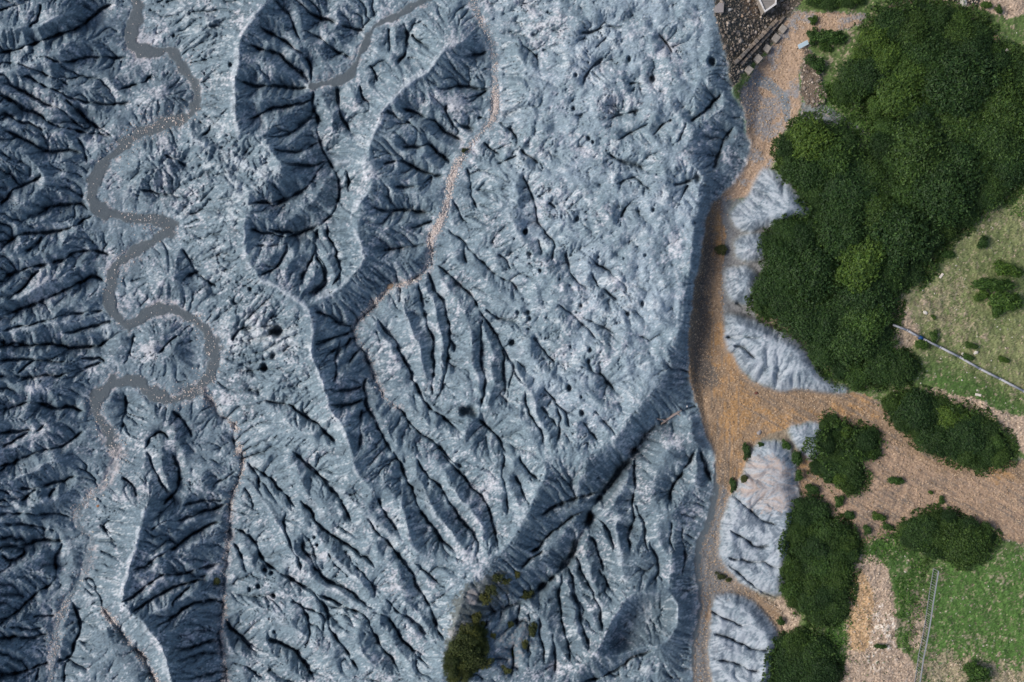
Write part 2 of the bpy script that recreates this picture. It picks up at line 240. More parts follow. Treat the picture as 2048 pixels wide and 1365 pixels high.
def seg_field(pts,R,vals=None,wob=None):
    """distance (<R) to a polyline and interpolated value along it, in a window"""
    q=smooth_line(pts)
    L=np.concatenate([[0],np.cumsum(np.hypot(*(q[1:]-q[:-1]).T))]); L/=L[-1]
    x0,y0=q.min(0)-R; x1,y1=q.max(0)+R
    i0=max(0,int((x0-GX0)/DX)); i1=min(NX,int((x1-GX0)/DX)+2)
    j0=max(0,int((y0-GY0)/DX)); j1=min(NY,int((y1-GY0)/DX)+2)
    if i1<=i0 or j1<=j0: return None
    U=GU[j0:j1,i0:i1]; V=GV[j0:j1,i0:i1]
    if wob is not None: U=U+wob[0][j0:j1,i0:i1]; V=V+wob[1][j0:j1,i0:i1]
    D=np.full(U.shape,1e9,np.float32); T=np.zeros(U.shape,np.float32)
    for k in range(len(q)-1):
        a=q[k]; d=q[k+1]-a; l2=max(d@d,1e-6)
        # sub window
        sx0=min(a[0],a[0]+d[0])-R; sx1=max(a[0],a[0]+d[0])+R; sy0=min(a[1],a[1]+d[1])-R; sy1=max(a[1],a[1]+d[1])+R
        a0=max(0,int((sx0-gx[i0])/DX)); a1=max(0,int((sx1-gx[i0])/DX)+2); b0=max(0,int((sy0-gy[j0])/DX)); b1=max(0,int((sy1-gy[j0])/DX)+2)
        u=U[b0:b1,a0:a1]; v=V[b0:b1,a0:a1]
        if u.size==0: continue
        t=np.clip(((u-a[0])*d[0]+(v-a[1])*d[1])/l2,0,1)
        dd=np.hypot(u-a[0]-t*d[0],v-a[1]-t*d[1])
        s=D[b0:b1,a0:a1]; m=dd<s; s[m]=dd[m]
        T[b0:b1,a0:a1][m]=(L[k]+t*(L[k+1]-L[k]))[m]
    return (slice(j0,j1),slice(i0,i1)),D,T
def poly_mask(pts):
    p=smooth_line(list(pts)+[pts[0]]); x=p[:,0];y=p[:,1]
    i0=max(0,int((x.min()-GX0)/DX)); i1=min(NX,int((x.max()-GX0)/DX)+2)
    j0=max(0,int((y.min()-GY0)/DX)); j1=min(NY,int((y.max()-GY0)/DX)+2)
    m=np.zeros((NY,NX),bool); U=GU[j0:j1,i0:i1]+WOB[0][j0:j1,i0:i1]; V=GV[j0:j1,i0:i1]+WOB[1][j0:j1,i0:i1]; c=np.zeros(U.shape,bool)
    for k in range(len(p)-1):
        xa,ya,xb,yb=x[k],y[k],x[k+1],y[k+1]
        if ya==yb: continue
        c^=((ya>V)!=(yb>V))&(U<(xb-xa)*(V-ya)/(yb-ya)+xa)
    m[j0:j1,i0:i1]=c; return m
WOB=(fbm(1.9,5,50,11)*2.9,fbm(1.9,5,50,12)*2.9)
WOBC=(WOB[0]*.9,WOB[1]*.9)
def samp(a,u,v):                          # bilinear sample in picture units
    x=np.clip((u-GX0)/DX,0,NX-1.001); y=np.clip((v-GY0)/DX,0,NY-1.001)
    i=x.astype(int); j=y.astype(int); fx=x-i; fy=y-j
    return (a[j,i]*(1-fx)+a[j,i+1]*fx)*(1-fy)+(a[j+1,i]*(1-fx)+a[j+1,i+1]*fx)*fy
def resize(a,shape):
    y=np.linspace(0,a.shape[0]-1.001,shape[0]); x=np.linspace(0,a.shape[1]-1.001,shape[1])
    j=y.astype(int)[:,None]; i=x.astype(int)[None,:]; fy=(y-y.astype(int))[:,None]; fx=(x-x.astype(int))[None,:]
    return ((a[j,i]*(1-fx)+a[j,i+1]*fx)*(1-fy)+(a[j+1,i]*(1-fx)+a[j+1,i+1]*fx)*fy).astype(np.float32)
# --- base surface: membrane between channels and ridges
fixv=np.zeros((NY,NX),np.float32); fixm=np.zeros((NY,NX),bool); chan=np.zeros((NY,NX),np.float32)
cd=np.full((NY,NX),1e6,np.float32)
CWN=np.clip(fbm(1.2,8,50,15),-1.3,1.3)
for pts,z0,z1 in RG:
    r=seg_field(pts,8,wob=WOB)
    if r is None: continue
    sl,D,T=r; m=D<2.5; fixv[sl][m]=(z0+(z1-z0)*T)[m]; fixm[sl][m]=True
for pts,z0,z1,w in CH:
    r=seg_field(pts,w+60,wob=WOBC)
    sl,D,T=r; D=D-CWN[sl]*min(w,9)*.42; m=D<w; fixv[sl][m]=(z0+(z1-z0)*T)[m]; fixm[sl][m]=True
    if w>3.5 and w not in (5.5,12.5): chan[sl]=np.maximum(chan[sl],np.clip((w+3-D)/4,0,1)); cd[sl]=np.minimum(cd[sl],D-w)
# east terrace (meadow) level
ter=GU>1700
east=np.clip((GU-1560)/150,0,1)
wm=(cd<1); 
mer=poly_mask(tp(P,"1760 -120 2300 -120 2300 900 2050 860 1950 800 1850 760 1790 700 1640 720 1560 500 1600 300 1700 150"))
mer2=poly_mask(tp(P,"1700 1130 1800 1080 2000 1100 2300 1120 2300 1600 1600 1600 1640 1300"))
fixv[mer&~fixm]=5.6; fixm|=mer
fixv[mer2&~fixm]=5.2; fixm|=mer2
def relax(z,fv,fm,n):
    for _ in range(n):
        p=np.pad(z,1,mode='edge'); z=(p[:-2,1:-1]+p[2:,1:-1]+p[1:-1,:-2]+p[1:-1,2:])*.25
        z[fm]=fv[fm]
    return z
def down(v,m,k):
    ny,nx=(NY//k)*k,(NX//k)*k
    vm=(v*m)[:ny,:nx].reshape(ny//k,k,nx//k,k).sum((1,3)); c=m[:ny,:nx].reshape(ny//k,k,nx//k,k).sum((1,3)).astype(np.float32)
    return np.where(c>0,vm/np.maximum(c,1),0).astype(np.float32),c>0
z=None
for k,n in ((16,400),(8,300),(4,200),(2,100),(1,40)):
    fv,fm=down(fixv,fixm,k) if k>1 else (fixv,fixm)
    z=np.full(fv.shape,4.,np.float32) if z is None else resize(z,fv.shape)
    z[fm]=fv[fm]; z=relax(z,fv,fm,n)
base=blur(z,1.6)
crestm=np.zeros((NY,NX),np.float32)
for i_ in (0,2,3,4,5,6,9):
    r_=seg_field(RG[i_][0],40,wob=WOB)
    if r_:
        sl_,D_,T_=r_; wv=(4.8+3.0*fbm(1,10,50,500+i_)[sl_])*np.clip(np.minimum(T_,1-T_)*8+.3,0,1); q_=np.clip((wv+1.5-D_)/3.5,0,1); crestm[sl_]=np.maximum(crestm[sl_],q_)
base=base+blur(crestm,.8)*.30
# bed stays flat
for x,y,h,r in HUMP:
    if h>0: base+=h*np.exp(-(((GU-x)**2+(GV-y)**2)/(1.1*r**2))**1.7)*np.clip(cd/16,0,1)
remm=np.zeros((NY,NX),np.float32)
for pts,h in REM:
    m=poly_mask(pts).astype(np.float32); b=blur(m,2.0); b2=blur(m,7.0)
    remm=np.maximum(remm,b); base+=h*(0.5*b+0.7*np.clip(b2*1.6-.5,0,1))
badl=poly_mask(tp(P,"-300 -300 1412 -300 1425 20 1430 60 1455 100 1462 180 1490 210 1487 250 1500 290 1500 320 1470 370 1440 385 1422 420 1404 480 1392 560 1380 640 1375 740 1385 800 1408 850 1432 920 1440 1000 1415 1060 1390 1120 1395 1180 1400 1250 1385 1330 1380 1700 -300 1700")).astype(np.float32)
clay=np.clip(np.maximum(blur(badl,1.5),remm),0,1)
amp=np.clip(cd/14,0,1)*clay                # no relief in the stream beds
# cliff between plateau rim and the wash is already in the membrane; pre-carve traced gullies
MOD=.65+.35*fbm(1.0,8,60,21)
def carve(h,lines,d,w,d2,w2,tp_=4.5):
    for k,pts in enumerate(lines):
        r=seg_field(pts,w*5,wob=WOB)
        if r is None: continue
        sl,D,T=r
        s=np.clip(np.minimum(T,1-T)*tp_+.12,0,1)
        h[sl]=h[sl]  # in place
        acc[sl]=np.maximum(acc[sl],s*np.clip(MOD[sl]+.35,.35,1.4)*(d*np.exp(-D/w)+d2*np.exp(-(D/(w2*(.45+.75*s*np.clip(MOD[sl]+.2,.4,1.3))))**2)))
acc=np.zeros((NY,NX),np.float32); carve(base,GD,1.4,17,0,1); carve(base,GM,.85,11,0,1)
acr=np.zeros((NY,NX),np.float32)
for pts in RC:
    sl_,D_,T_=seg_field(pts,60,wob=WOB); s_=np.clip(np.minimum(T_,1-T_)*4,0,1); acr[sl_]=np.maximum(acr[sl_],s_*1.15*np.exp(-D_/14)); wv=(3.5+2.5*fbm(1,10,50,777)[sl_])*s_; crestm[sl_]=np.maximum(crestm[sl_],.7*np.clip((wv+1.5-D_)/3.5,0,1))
base=base+acr
h=base-acc*amp+fbm(1.6,3,120,5)*.13*amp
# --- stream-power erosion
def erode(h,fixed,K,iters,dx,seed,diff=.0):
    ny,nx=h.shape; r=np.random.default_rng(seed); n=ny*nx
    offs=[(-1,0),(1,0),(0,-1),(0,1),(-1,-1),(-1,1),(1,-1),(1,1)]; dist=[1,1,1,1,2**.5]*1+[2**.5]*3
    idx=np.arange(n).reshape(ny,nx)
    inner=np.zeros((ny,nx),bool); inner[1:-1,1:-1]=True
    act=inner&~fixed
    for it in range(iters):
        best=np.zeros((ny,nx),np.float32); rec=idx.copy(); dd=np.ones((ny,nx),np.float32)
        for (dy,dxx),ds in zip(offs,dist):
            nb=np.roll(h,(-dy,-dxx),(0,1)); s=(h-nb)/ds*(0.75+.5*r.random((ny,nx),dtype=np.float32))
            m=s>best; best[m]=s[m]; rec[m]=np.roll(idx,(-dy,-dxx),(0,1))[m]; dd[m]=ds
        rec[~act]=idx[~act]
        order=np.argsort(h,axis=None,kind='stable'); rl=rec.ravel().tolist(); ol=order.tolist()
        A=[1.0]*n
        for i in reversed(ol):
            j=rl[i]
            if j!=i: A[j]+=A[i]
        A=np.array(A,np.float32).reshape(ny,nx)
        F=(K*np.sqrt(np.minimum(A,4000))/dd).ravel().tolist(); hl_=h.ravel().tolist()
        for i in ol:
            j=rl[i]
            if j!=i:
                f=F[i]; hl_[i]=(hl_[i]+f*hl_[j])/(1+f)
        h=np.array(hl_,np.float32).reshape(ny,nx)
        if diff: 
            b=blur(h,.7); h=np.where(fixed,h,h*(1-diff)+b*diff)
    return h,A
fixed=(cd<2)|(clay<.3)
# half resolution first
k=2; hc,_=down(h,np.ones_like(h,bool),k); fc=down(fixed.astype(np.float32),np.ones_like(h,bool),k)[0]>.5
hc0=hc.copy(); hc,_=erode(hc,fc,.055,16,4,3,.16)
hc=hc+blur(hc0-hc,16)
h1=resize(hc-hc0,h.shape); h=h+h1*amp
h0=h.copy(); h,Aacc=erode(h,fixed,.022,7,2,4,.16); h=h+blur(h0-h,18)*1.0
# --- rills: noise smeared along the fall line
def lic(noise,gxv,gyv,L):
    out=noise.copy(); wsum=1.
    for sgn in (1,-1):
        u=np.broadcast_to(np.arange(NX,dtype=np.float32)[None,:],(NY,NX)).copy(); v=np.broadcast_to(np.arange(NY,dtype=np.float32)[:,None],(NY,NX)).copy()
        for s in range(L):
            i=np.clip(u,0,NX-1).astype(np.int32); j=np.clip(v,0,NY-1).astype(np.int32)
            u+=sgn*gxv[j,i]; v+=sgn*gyv[j,i]
            i=np.clip(u,0,NX-1).astype(np.int32); j=np.clip(v,0,NY-1).astype(np.int32)
            w=1-(s+1)/(L+1); out+=noise[j,i]*w; wsum+=w if sgn==1 else w
    return out/out.std()
hb=blur(h,3.0); gyv,gxv=np.gradient(hb); g=np.hypot(gxv,gyv)+1e-6; gxv/=g; gyv/=g
slope=g
n1=lic(fbm(0,2.2,14,31),gxv,gyv,16); n2=lic(fbm(0,1.2,6,32),gxv,gyv,9)
n3=lic(fbm(0,4.0,30,33),gxv,gyv,22); n4=lic(fbm(0,9,70,34),gxv,gyv,34)
A_m=fbm(1,14,50,45); plat_=np.clip(blur(poly_mask(tp(P,'980 -80 1400 -80 1430 200 1400 400 1370 640 1330 760 1220 890 1120 890 1010 700 1040 560 1000 300')).astype(np.float32),8),0,1)
rill=-(.55*np.exp(-np.abs(n4)/.2)*np.clip(fbm(1,20,90,43)*.6+.5,0,1)+.34*np.exp(-np.abs(n4)/.045)*(A_m>0)+.42*np.exp(-np.abs(n3)/.05)*np.clip(fbm(1,8,40,47),0,1)+(.42+.25*plat_)*np.exp(-np.abs(n3)/(.16-.06*plat_))*np.clip(fbm(1,10,60,41)*.7+.4,0,1)+.17*np.exp(-np.abs(n1)/.15)*np.clip(fbm(1,6,40,42)*.7+.5,0,1)-.015*n2+.02*n1)+fbm(1.8,9,46,44)*.09+.07*lic(fbm(.5,6,40,46),gxv,gyv,14)
sl=np.clip(slope*20,.3,1)
plat=np.clip(blur(poly_mask(tp(P,"980 -80 1400 -80 1430 200 1400 400 1370 640 1330 760 1220 890 1120 890 1010 700 1040 560 1000 300")).astype(np.float32),8),0,1)
h=h+rill*sl*amp*(.62+.1*plat)*(1-.75*remm)
WR1=fbm(1.5,10,60,58);WR2=fbm(1.5,10,60,59);_q=np.hypot(WR1,WR2)+1e-6;WR1=WR1/_q;WR2=WR2/_q
# plateau wrinkles + lumps
h=h+plat*amp*(fbm(1.8,9,34,51)*.20-.26*np.exp(-np.abs(lic(fbm(0,5,22,55),.9*gxv+.4*WR1,.9*gyv-.3*WR2,12))/.16)*np.clip(fbm(1,8,40,56)+.2,0,1))
LW=lic(fbm(.4,6,30,57),WR1,WR2,7)
lump=np.clip(blur(poly_mask(tp(P,"330 20 460 20 455 240 560 300 560 370 480 430 500 560 600 620 630 760 640 850 560 820 480 780 440 660 400 560 430 450 330 420 240 400 240 320 400 260 410 100")).astype(np.float32),5),0,1)
h=h+lump*amp*(np.minimum(np.abs(LW),1.6)*.20-.18-.22*np.exp(-np.abs(LW)/.12)*(fbm(1,8,30,54)>0)+fbm(2,12,50,53)*.34)
# the drainage network itself, cut as fine branching cracks
_f,AC=erode(blur(h,1.0),fixed,0.0,1,2,9)
dr=np.clip((np.log(AC+1)-np.log(32))/3.4,0,1)*np.clip(fbm(1,10,60,48)*.5+.75,.15,1)
h=h-(dr*.50+blur(dr,.8)*.70+blur(dr,3)*1.1)*amp*(1-.5*remm)
# final sharp cracks along traced gullies
acc=np.zeros((NY,NX),np.float32); carve(h,GD,.25,4,1.15,1.9,12); carve(h,GM[:-4],.15,3.5,.85,1.6,12); carve(h,GM[-4:],.2,6,.25,5); carve(h,[CH[10][0]],.9,9,1.4,4.5)
h=h-acc*np.clip(cd/8,0,1)*clay
for x,y,r in HOLE:
    if r>0:
        d=np.hypot(GU-x+WOB[0]*.6,(GV-y+WOB[1]*.6)*.85); h-= (r*.24)*np.exp(-(d/(r*.85))**4)
# beds: flat with faint ripples and cut banks
beds=np.clip((3-cd)/4,0,1)
h=h-.16*np.exp(-np.abs(cd-1.5)/2.2)*(GU<1100)*clay*(fbm(1,8,30,16)>-.6)
# ---------------------------------------------------------------- ground colours (by region and noise; plateau paler, left side and ravine darker)
def sm(x,a,b):
    t=np.clip((x-a)/(b-a),0,1); return t*t*(3-2*t)
def soft(poly,s=2.0,n=.5,seed=1):
    m=blur(poly_mask(tp(P,poly)).astype(np.float32),s*1.6); return sm(m+fbm(.9,1.2,14,seed)*.10*n,.38,.62)
col=np.zeros((NY,NX,3),np.float32)
def mixin(c,m):
    global col
    c=np.asarray(c,np.float32); col=col*(1-m[...,None])+c*m[...,None]
A1=fbm(1.4,2,60,61); A2=fbm(1.0,1,12,62); A3=fbm(0.2,1,3,63); A4=fbm(1.5,6,140,64); A5=fbm(0,1,2,65); A6=fbm(.9,1,10,66)
# clay
col[:]=(.193,.262,.308)
B1=fbm(.75,1.2,12,161); B2=fbm(1.2,3,30,162)
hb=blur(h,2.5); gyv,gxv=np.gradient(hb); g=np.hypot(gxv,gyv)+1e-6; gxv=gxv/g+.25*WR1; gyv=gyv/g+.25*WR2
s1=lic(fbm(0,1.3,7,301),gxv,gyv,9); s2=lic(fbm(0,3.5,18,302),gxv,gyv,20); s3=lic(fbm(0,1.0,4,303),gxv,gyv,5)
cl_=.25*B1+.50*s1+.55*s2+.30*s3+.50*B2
mixin((.115,.170,.212),np.clip(.30+.30*A4-.22*n1+.25*A1,0,.9))
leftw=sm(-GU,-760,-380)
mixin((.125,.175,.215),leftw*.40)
mixin((.300,.375,.440),plat*np.clip(.40+.3*A4,0,.9))
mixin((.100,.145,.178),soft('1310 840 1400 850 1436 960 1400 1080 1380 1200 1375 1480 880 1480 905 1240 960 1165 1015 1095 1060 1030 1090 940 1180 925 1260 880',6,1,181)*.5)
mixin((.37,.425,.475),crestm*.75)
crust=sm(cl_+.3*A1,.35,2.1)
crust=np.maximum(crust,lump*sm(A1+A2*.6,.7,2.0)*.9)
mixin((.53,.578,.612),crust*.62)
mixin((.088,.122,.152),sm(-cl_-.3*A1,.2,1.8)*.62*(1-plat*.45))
mixin((.55,.55,.59),sm(.8*B1+.9*fbm(1.6,6,60,163),1.1,2.4)*.6)
col*=(1+.10*A3+.05*A5+.06*n2+.06*B1)[...,None]
# mud stream beds
bedm=sm(-cd,-3,1)
mixin((.120,.132,.142),bedm*.0)
for pts,z0,z1,w in CH[:12]:
    if w==2: continue
    r=seg_field(pts,w+26,wob=WOBC)
    sl,D,T=r; D=D-CWN[sl]*min(w,9)*.42; g_=np.zeros((NY,NX),np.float32); g_[sl]=sm(-D,-(w+2),-(w-2)); mixin((.085,.105,.120)*(1+.0*w) if 0 else (.085,.105,.120),g_*(.96 if w>6 else .35))
    g_[:]=0; g_[sl]=sm(-D,-(w+13),-(w+1))*(1-sm(-D,-(w+1),-(w-2))*(1 if w>6 else .6))
    mixin((.55,.50,.50),g_*sm(A2+A5*.6+A4*.6,.4 if w<=5 else .9,2.0)*.62)
# wash and soils
wash=soft("1425 398 1452 396 1447 470 1450 600 1450 650 1462 700 1490 748 1520 773 1600 772 1690 784 1745 792 1785 830 1840 882 1900 905 1960 925 2300 925 2300 1110 2048 1092 1990 1075 1930 1040 1880 1025 1800 1062 1740 1078 1700 1130 1690 1060 1650 1020 1600 1000 1590 950 1600 900 1640 845 1590 850 1540 870 1500 900 1478 960 1455 1010 1440 1070 1442 1120 1500 1178 1560 1215 1570 1280 1545 1300 1530 1260 1470 1195 1425 1190 1420 1250 1425 1400 1385 1400 1390 1320 1400 1250 1398 1180 1405 1110 1430 1030 1440 960 1420 900 1408 850 1385 800 1376 740 1380 640 1392 560 1402 480",2,1,71)
wash2=soft("1590 25 1720 20 1745 28 1700 62 1660 62 1625 88 1605 92 1600 150 1602 200 1590 245 1558 262 1560 320 1525 352 1500 395 1440 400 1445 380 1470 360 1486 310 1494 245 1480 190 1500 150 1560 60",2,1,72)
rub=soft("1424 -80 1600 -80 1600 20 1570 45 1485 150 1455 190 1462 230 1440 130 1432 60",2,1,73)
rub2=soft("1600 90 1625 100 1640 150 1660 200 1640 215 1600 215 1606 150",2,1,74)
top=soft("1740 25 1800 0 1860 -20 2300 -60 2300 10 2048 30 2010 35 1950 18 1900 12 1860 -5 1780 20 1720 40",2,1,75)
grass=np.clip(1-clay-wash-wash2-rub-rub2,0,1)*sm(GU,1430,1470)
mixin((.085,.135,.040),grass)
mixin((.200,.215,.100),grass*soft("1780 440 1860 400 2048 300 2300 260 2300 800 2048 800 1980 760 1840 700 1800 740 1760 700 1760 560",8,1,76)*np.clip(.72+.22*A4,0,1))
mixin((.060,.165,.028),grass*soft("1860 1120 2048 1100 2300 1100 2300 1600 1820 1600 1850 1360 1860 1200",6,1,77)*.5)
mixin((.045,.105,.022),grass*soft("1660 1060 1790 1060 1850 1100 1830 1250 1790 1300 1800 1180 1760 1110 1700 1110 1690 1340 1660 1365 1640 1300 1690 1180",3,1,78)*.8)
mixin((.045,.115,.02),grass*soft("1850 740 1900 745 2048 810 2048 860 1950 800 1850 770",3,1,79)*.5)
mixin((.33,.26,.20),grass*sm(A1*.8+A2*.5+.3*A6,1.35,2.3)*.75)
mixin((.25,.195,.145),grass*soft("1420 430 1650 430 1600 600 1650 760 1640 1000 1600 1100 1600 1300 1560 1500 1380 1500",4,1,171)*.9)
mixin((.17,.185,.195),grass*soft("1596 205 1640 205 1690 230 1742 272 1738 292 1690 268 1640 240 1596 248",2,1,172)*.9)
tan=np.maximum(soft("1765 590 1795 575 1830 640 1850 690 1800 705 1775 700 1785 655",3,1.5,80)*.85,soft("1712 1108 1762 1112 1790 1165 1797 1235 1790 1300 1835 1322 1838 1480 1640 1480 1690 1335 1696 1280 1702 1180",2,1,81))
tan=np.maximum(tan,soft("1832 1205 1858 1180 1850 1250 1842 1310 1818 1310 1825 1250",2,1.5,82)*.9)
tan=np.maximum(tan,soft("1850 1300 1930 1310 1990 1335 2300 1350 2300 1500 1840 1500 1845 1365",5,3,83)*.7)
tan=np.maximum(tan,soft("1790 585 1860 590 1990 500 1900 600 1960 720 1880 660",8,3,84)*.45)
tan=np.maximum(tan,top)
tan=np.maximum(tan,soft("1820 776 1890 782 1950 800 2040 842 2300 880 2300 925 2048 925 2025 880 1970 832 1900 802",2,1.5,85))
tan=np.maximum(tan,soft("1545 1190 1600 1230 1600 1290 1545 1300",3,1,86)*.8)
mixin((.37,.285,.215),tan*(1-clay))
mixin((.60,.53,.46),soft("1735 1200 1790 1210 1795 1330 1740 1365 1725 1290",4,1,87)*sm(A2+.5*A1,.6,1.6)*.8)
orng=soft("1702 1130 1745 1150 1750 1300 1700 1320 1695 1240",3,1,88)
mixin((.46,.30,.155),orng*.8*(1-clay))
W1=np.clip(wash,0,1)*(1-clay); wrk=np.where(GU<1480,lic(fbm(0,2.5,24,235),np.zeros_like(h),np.ones_like(h),20),lic(fbm(0,2.5,24,236),np.full((NY,NX),.86,np.float32),np.full((NY,NX),.5,np.float32),20))
mixin((.27,.19,.122),W1); mixin((.17,.165,.16),W1*sm(GV,900,1060)*sm(-GU,-1470,-1440)*sm(A1*.7+A4*.6,-1.2,.1)*.9); shelf=soft('1440 392 1490 400 1560 450 1545 520 1530 560 1515 610 1520 660 1480 700 1450 660 1442 600 1446 500',2.5,1,174); mixin((.165,.175,.185),shelf*(1-clay)*.9)
mixin((.38,.225,.10),W1*sm(A4*.6+A1*.7+soft("1440 790 1520 830 1600 820 1700 790 1800 850 1800 900 1700 860 1600 850 1500 880 1440 900",8,1,89)*1.4,.6,1.6)*.9)
mixin((.36,.255,.18),W1*soft("1600 960 1700 960 1760 870 1850 930 1950 960 2300 1000 2300 1110 1980 1075 1880 1030 1740 1080 1660 1040",6,1,90)*.85)
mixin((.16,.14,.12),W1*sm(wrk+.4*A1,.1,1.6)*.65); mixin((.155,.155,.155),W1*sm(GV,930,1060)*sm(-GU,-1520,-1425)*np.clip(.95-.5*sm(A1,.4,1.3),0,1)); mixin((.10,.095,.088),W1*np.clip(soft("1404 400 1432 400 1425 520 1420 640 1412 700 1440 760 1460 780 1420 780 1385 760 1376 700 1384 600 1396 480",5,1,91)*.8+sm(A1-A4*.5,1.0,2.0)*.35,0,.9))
mixin((.17,.18,.19),W1*soft("1395 1440 1400 1180 1410 1100 1432 1040 1448 960 1455 960 1445 1030 1420 1100 1408 1200 1408 1440",1.2,0.5,92)*.9)
W2=np.clip(wash2,0,1)*(1-clay)
mixin((.36,.26,.185),W2); mixin((.20,.215,.235),W2*sm(A1+.5*A4+.3*A2,-.3,1.0)*.8); mixin((.17,.20,.225),W2*soft('1478 160 1530 150 1565 175 1580 215 1575 250 1562 240 1560 205 1535 175 1490 172',1.5,1,173)*.9)
mixin((.10,.085,.062),np.clip(rub,0,1)*(1-clay)); mixin((.05,.055,.05),rub*(1-clay)*sm(A1+A4*.5,-.2,.8)*.8); mixin((.20,.135,.085),rub*(1-clay)*soft("1465 -80 1510 -80 1515 20 1520 50 1490 40",4,1,93))
mixin((.13,.10,.075),rub2*(1-clay))
mixin((.03,.03,.03),soft("1893 -80 1975 -80 1972 8 1935 14 1900 9",1.5,1,94))
gr=np.clip(W1+W2+tan*.7+rub,0,1)*(1-clay)
mixin((.62,.47,.33),gr*sm(A5+.5*A3,1.35,2.6)*.62)
mixin((.10,.09,.08),gr*sm(-A5-.4*A3,1.5,2.6)*.45)
col*=(1+gr*(.10*A3+.06*A2))[...,None]
col*=(1+grass*(.16*A3+.13*A2+.10*A5))[...,None]
mixin((.62,.58,.50),grass*sm(A5+.3*A2,2.75,3.2)*.7)
# clay remnants: pale crust
mixin((.375,.42,.465),remm*np.clip(.62+.38*cl_+.12*n2,0,1)); mixin((.14,.175,.215),remm*sm(-cl_-.7*A1-.3*A4,.1,1.6)*.75)
mixin((.43,.34,.29),remm*soft("1475 905 1590 925 1600 1010 1560 1030 1470 1010",6,1,95)*np.clip(.45+.4*n1,0,.9))
# cliff foot, mossy
mixin((.10,.085,.045),soft("905 1190 960 1160 1000 1130 1030 1160 960 1260 985 1330 900 1365 890 1300",4,1.5,96)*.5)
mixin((.50,.44,.40),soft("930 1180 958 1172 955 1205 938 1210",1.5,1,97)*.8)
mixin((.36,.33,.32),soft("1000 1270 1060 1240 1040 1200 1080 1250 1040 1340 990 1360",5,2,98)*sm(A2,.0,1.2)*.6)
col=np.clip(col,.015,.8)
# gravel relief on the wash floor, soil relief in the meadow
h=h+gr*(A5*.018+A3*.03+A1*.05)+grass*(A3*.012+A2*.03+A4*.12)
for pl,z_ in (("1800 780 1950 805 2040 850 2300 860 2300 930 2040 925 2010 880 1950 835 1850 800",0),): pass
wr=lic(fbm(0,2.5,20,35),*(np.full((NY,NX),v,np.float32) for v in (.86,.5)),18)
h=h+W1*sm(GU,1480,1620)*wr*.025
# ---------------------------------------------------------------- helpers
def Wp(u,v,z):
    k=S*(HC-z)/HC; return Vector(((u-1024)*k,-(v-682.5)*k,z))
def G(x,y):
    z=3.
    for _ in range(4):
        k=S*(HC-z)/HC; z=float(samp(h,np.array([x/k+1024]),np.array([682.5-y/k]))[0])
    return z
def spot(u,v,hc=0.):
    """ground point whose top, hc above it, shows at picture position u,v"""
    z=float(samp(h,np.array([float(u)]),np.array([float(v)]))[0])
    for _ in range(5):
        p=Wp(u,v,z+hc); z=G(p.x,p.y)
    return Vector((p.x,p.y,z))
def tag(o,label=None,cat=None,group=None,kind=None):
    if label: o['label']=label
    if cat: o['category']=cat
    if group: o['group']=group
    if kind: o['kind']=kind
    return o
def link(name,me,mat=None,parent=None):
    o=bpy.data.objects.new(name,me); COL.objects.link(o)
    if mat and not me.materials: me.materials.append(mat)
    if parent: o.parent=parent
    return o
def empty(name,loc,rz=0):
    o=bpy.data.objects.new(name,None); COL.objects.link(o); o.location=loc; o.rotation_euler=(0,0,rz); o.empty_display_size=.3; return o
def np_mesh(name,V,F,cols=None,smooth=True):
    """V (n,3), F (m,k) with k 3 or 4, cols (n,3)"""
    me=bpy.data.meshes.new(name); V=np.ascontiguousarray(V,np.float32); F=np.ascontiguousarray(F,np.int32); k=F.shape[1]
    me.vertices.add(len(V)); me.vertices.foreach_set('co',V.ravel())
    me.loops.add(F.size); me.loops.foreach_set('vertex_index',F.ravel())
    me.polygons.add(len(F)); me.polygons.foreach_set('loop_start',np.arange(0,F.size,k,dtype=np.int32))
    try: me.polygons.foreach_set('loop_total',np.full(len(F),k,np.int32))
    except Exception: pass
    me.update(calc_edges=True)
    if smooth: me.polygons.foreach_set('use_smooth',np.ones(len(F),bool))
    if cols is not None:
        a=me.color_attributes.new('tint','FLOAT_COLOR','POINT'); c=np.ones((len(V),4),np.float32); c[:,:3]=cols; a.data.foreach_set('color',c.ravel())
    return me
def bm_mesh(name,bm,smooth=False):
    me=bpy.data.meshes.new(name); bm.to_mesh(me); bm.free()
    if smooth:
        for p in me.polygons: p.use_smooth=True
    return me
def box_bm(bm,sx,sy,sz,M=Matrix.Identity(4),bev=.0,jit=0,rnd=random):
    r=bmesh.ops.create_cube(bm,size=1); vs=r['verts']
    for v in vs: v.co=Vector((v.co.x*sx,v.co.y*sy,v.co.z*sz))+Vector([rnd.uniform(-jit,jit) for _ in range(3)])
    if bev: 
        es=list({e for v in vs for e in v.link_edges}); r2=bmesh.ops.bevel(bm,geom=es,offset=bev,segments=1,affect='EDGES'); vs=list({v for f in r2['faces'] for v in f.verts}|{v for v in vs if v.is_valid})
    for v in vs: v.co=M@v.co
    return vs
def tube_bm(bm,pts,rads,n=6):
    rings=[]
    for i,(p,r) in enumerate(zip(pts,rads)):
        d=(pts[min(i+1,len(pts)-1)]-pts[max(i-1,0)]).normalized(); a=d.orthogonal().normalized() if i==0 else (a-d*a.dot(d)).normalized(); b=d.cross(a)
        rings.append([bm.verts.new(p+(a*math.cos(t)+b*math.sin(t))*r) for t in [2*math.pi*j/n for j in range(n)]])
    for q,s in zip(rings[:-1],rings[1:]):
        for j in range(n): bm.faces.new((q[j],q[(j+1)%n],s[(j+1)%n],s[j]))
    bm.faces.new(rings[0][::-1]); bm.faces.new(rings[-1])
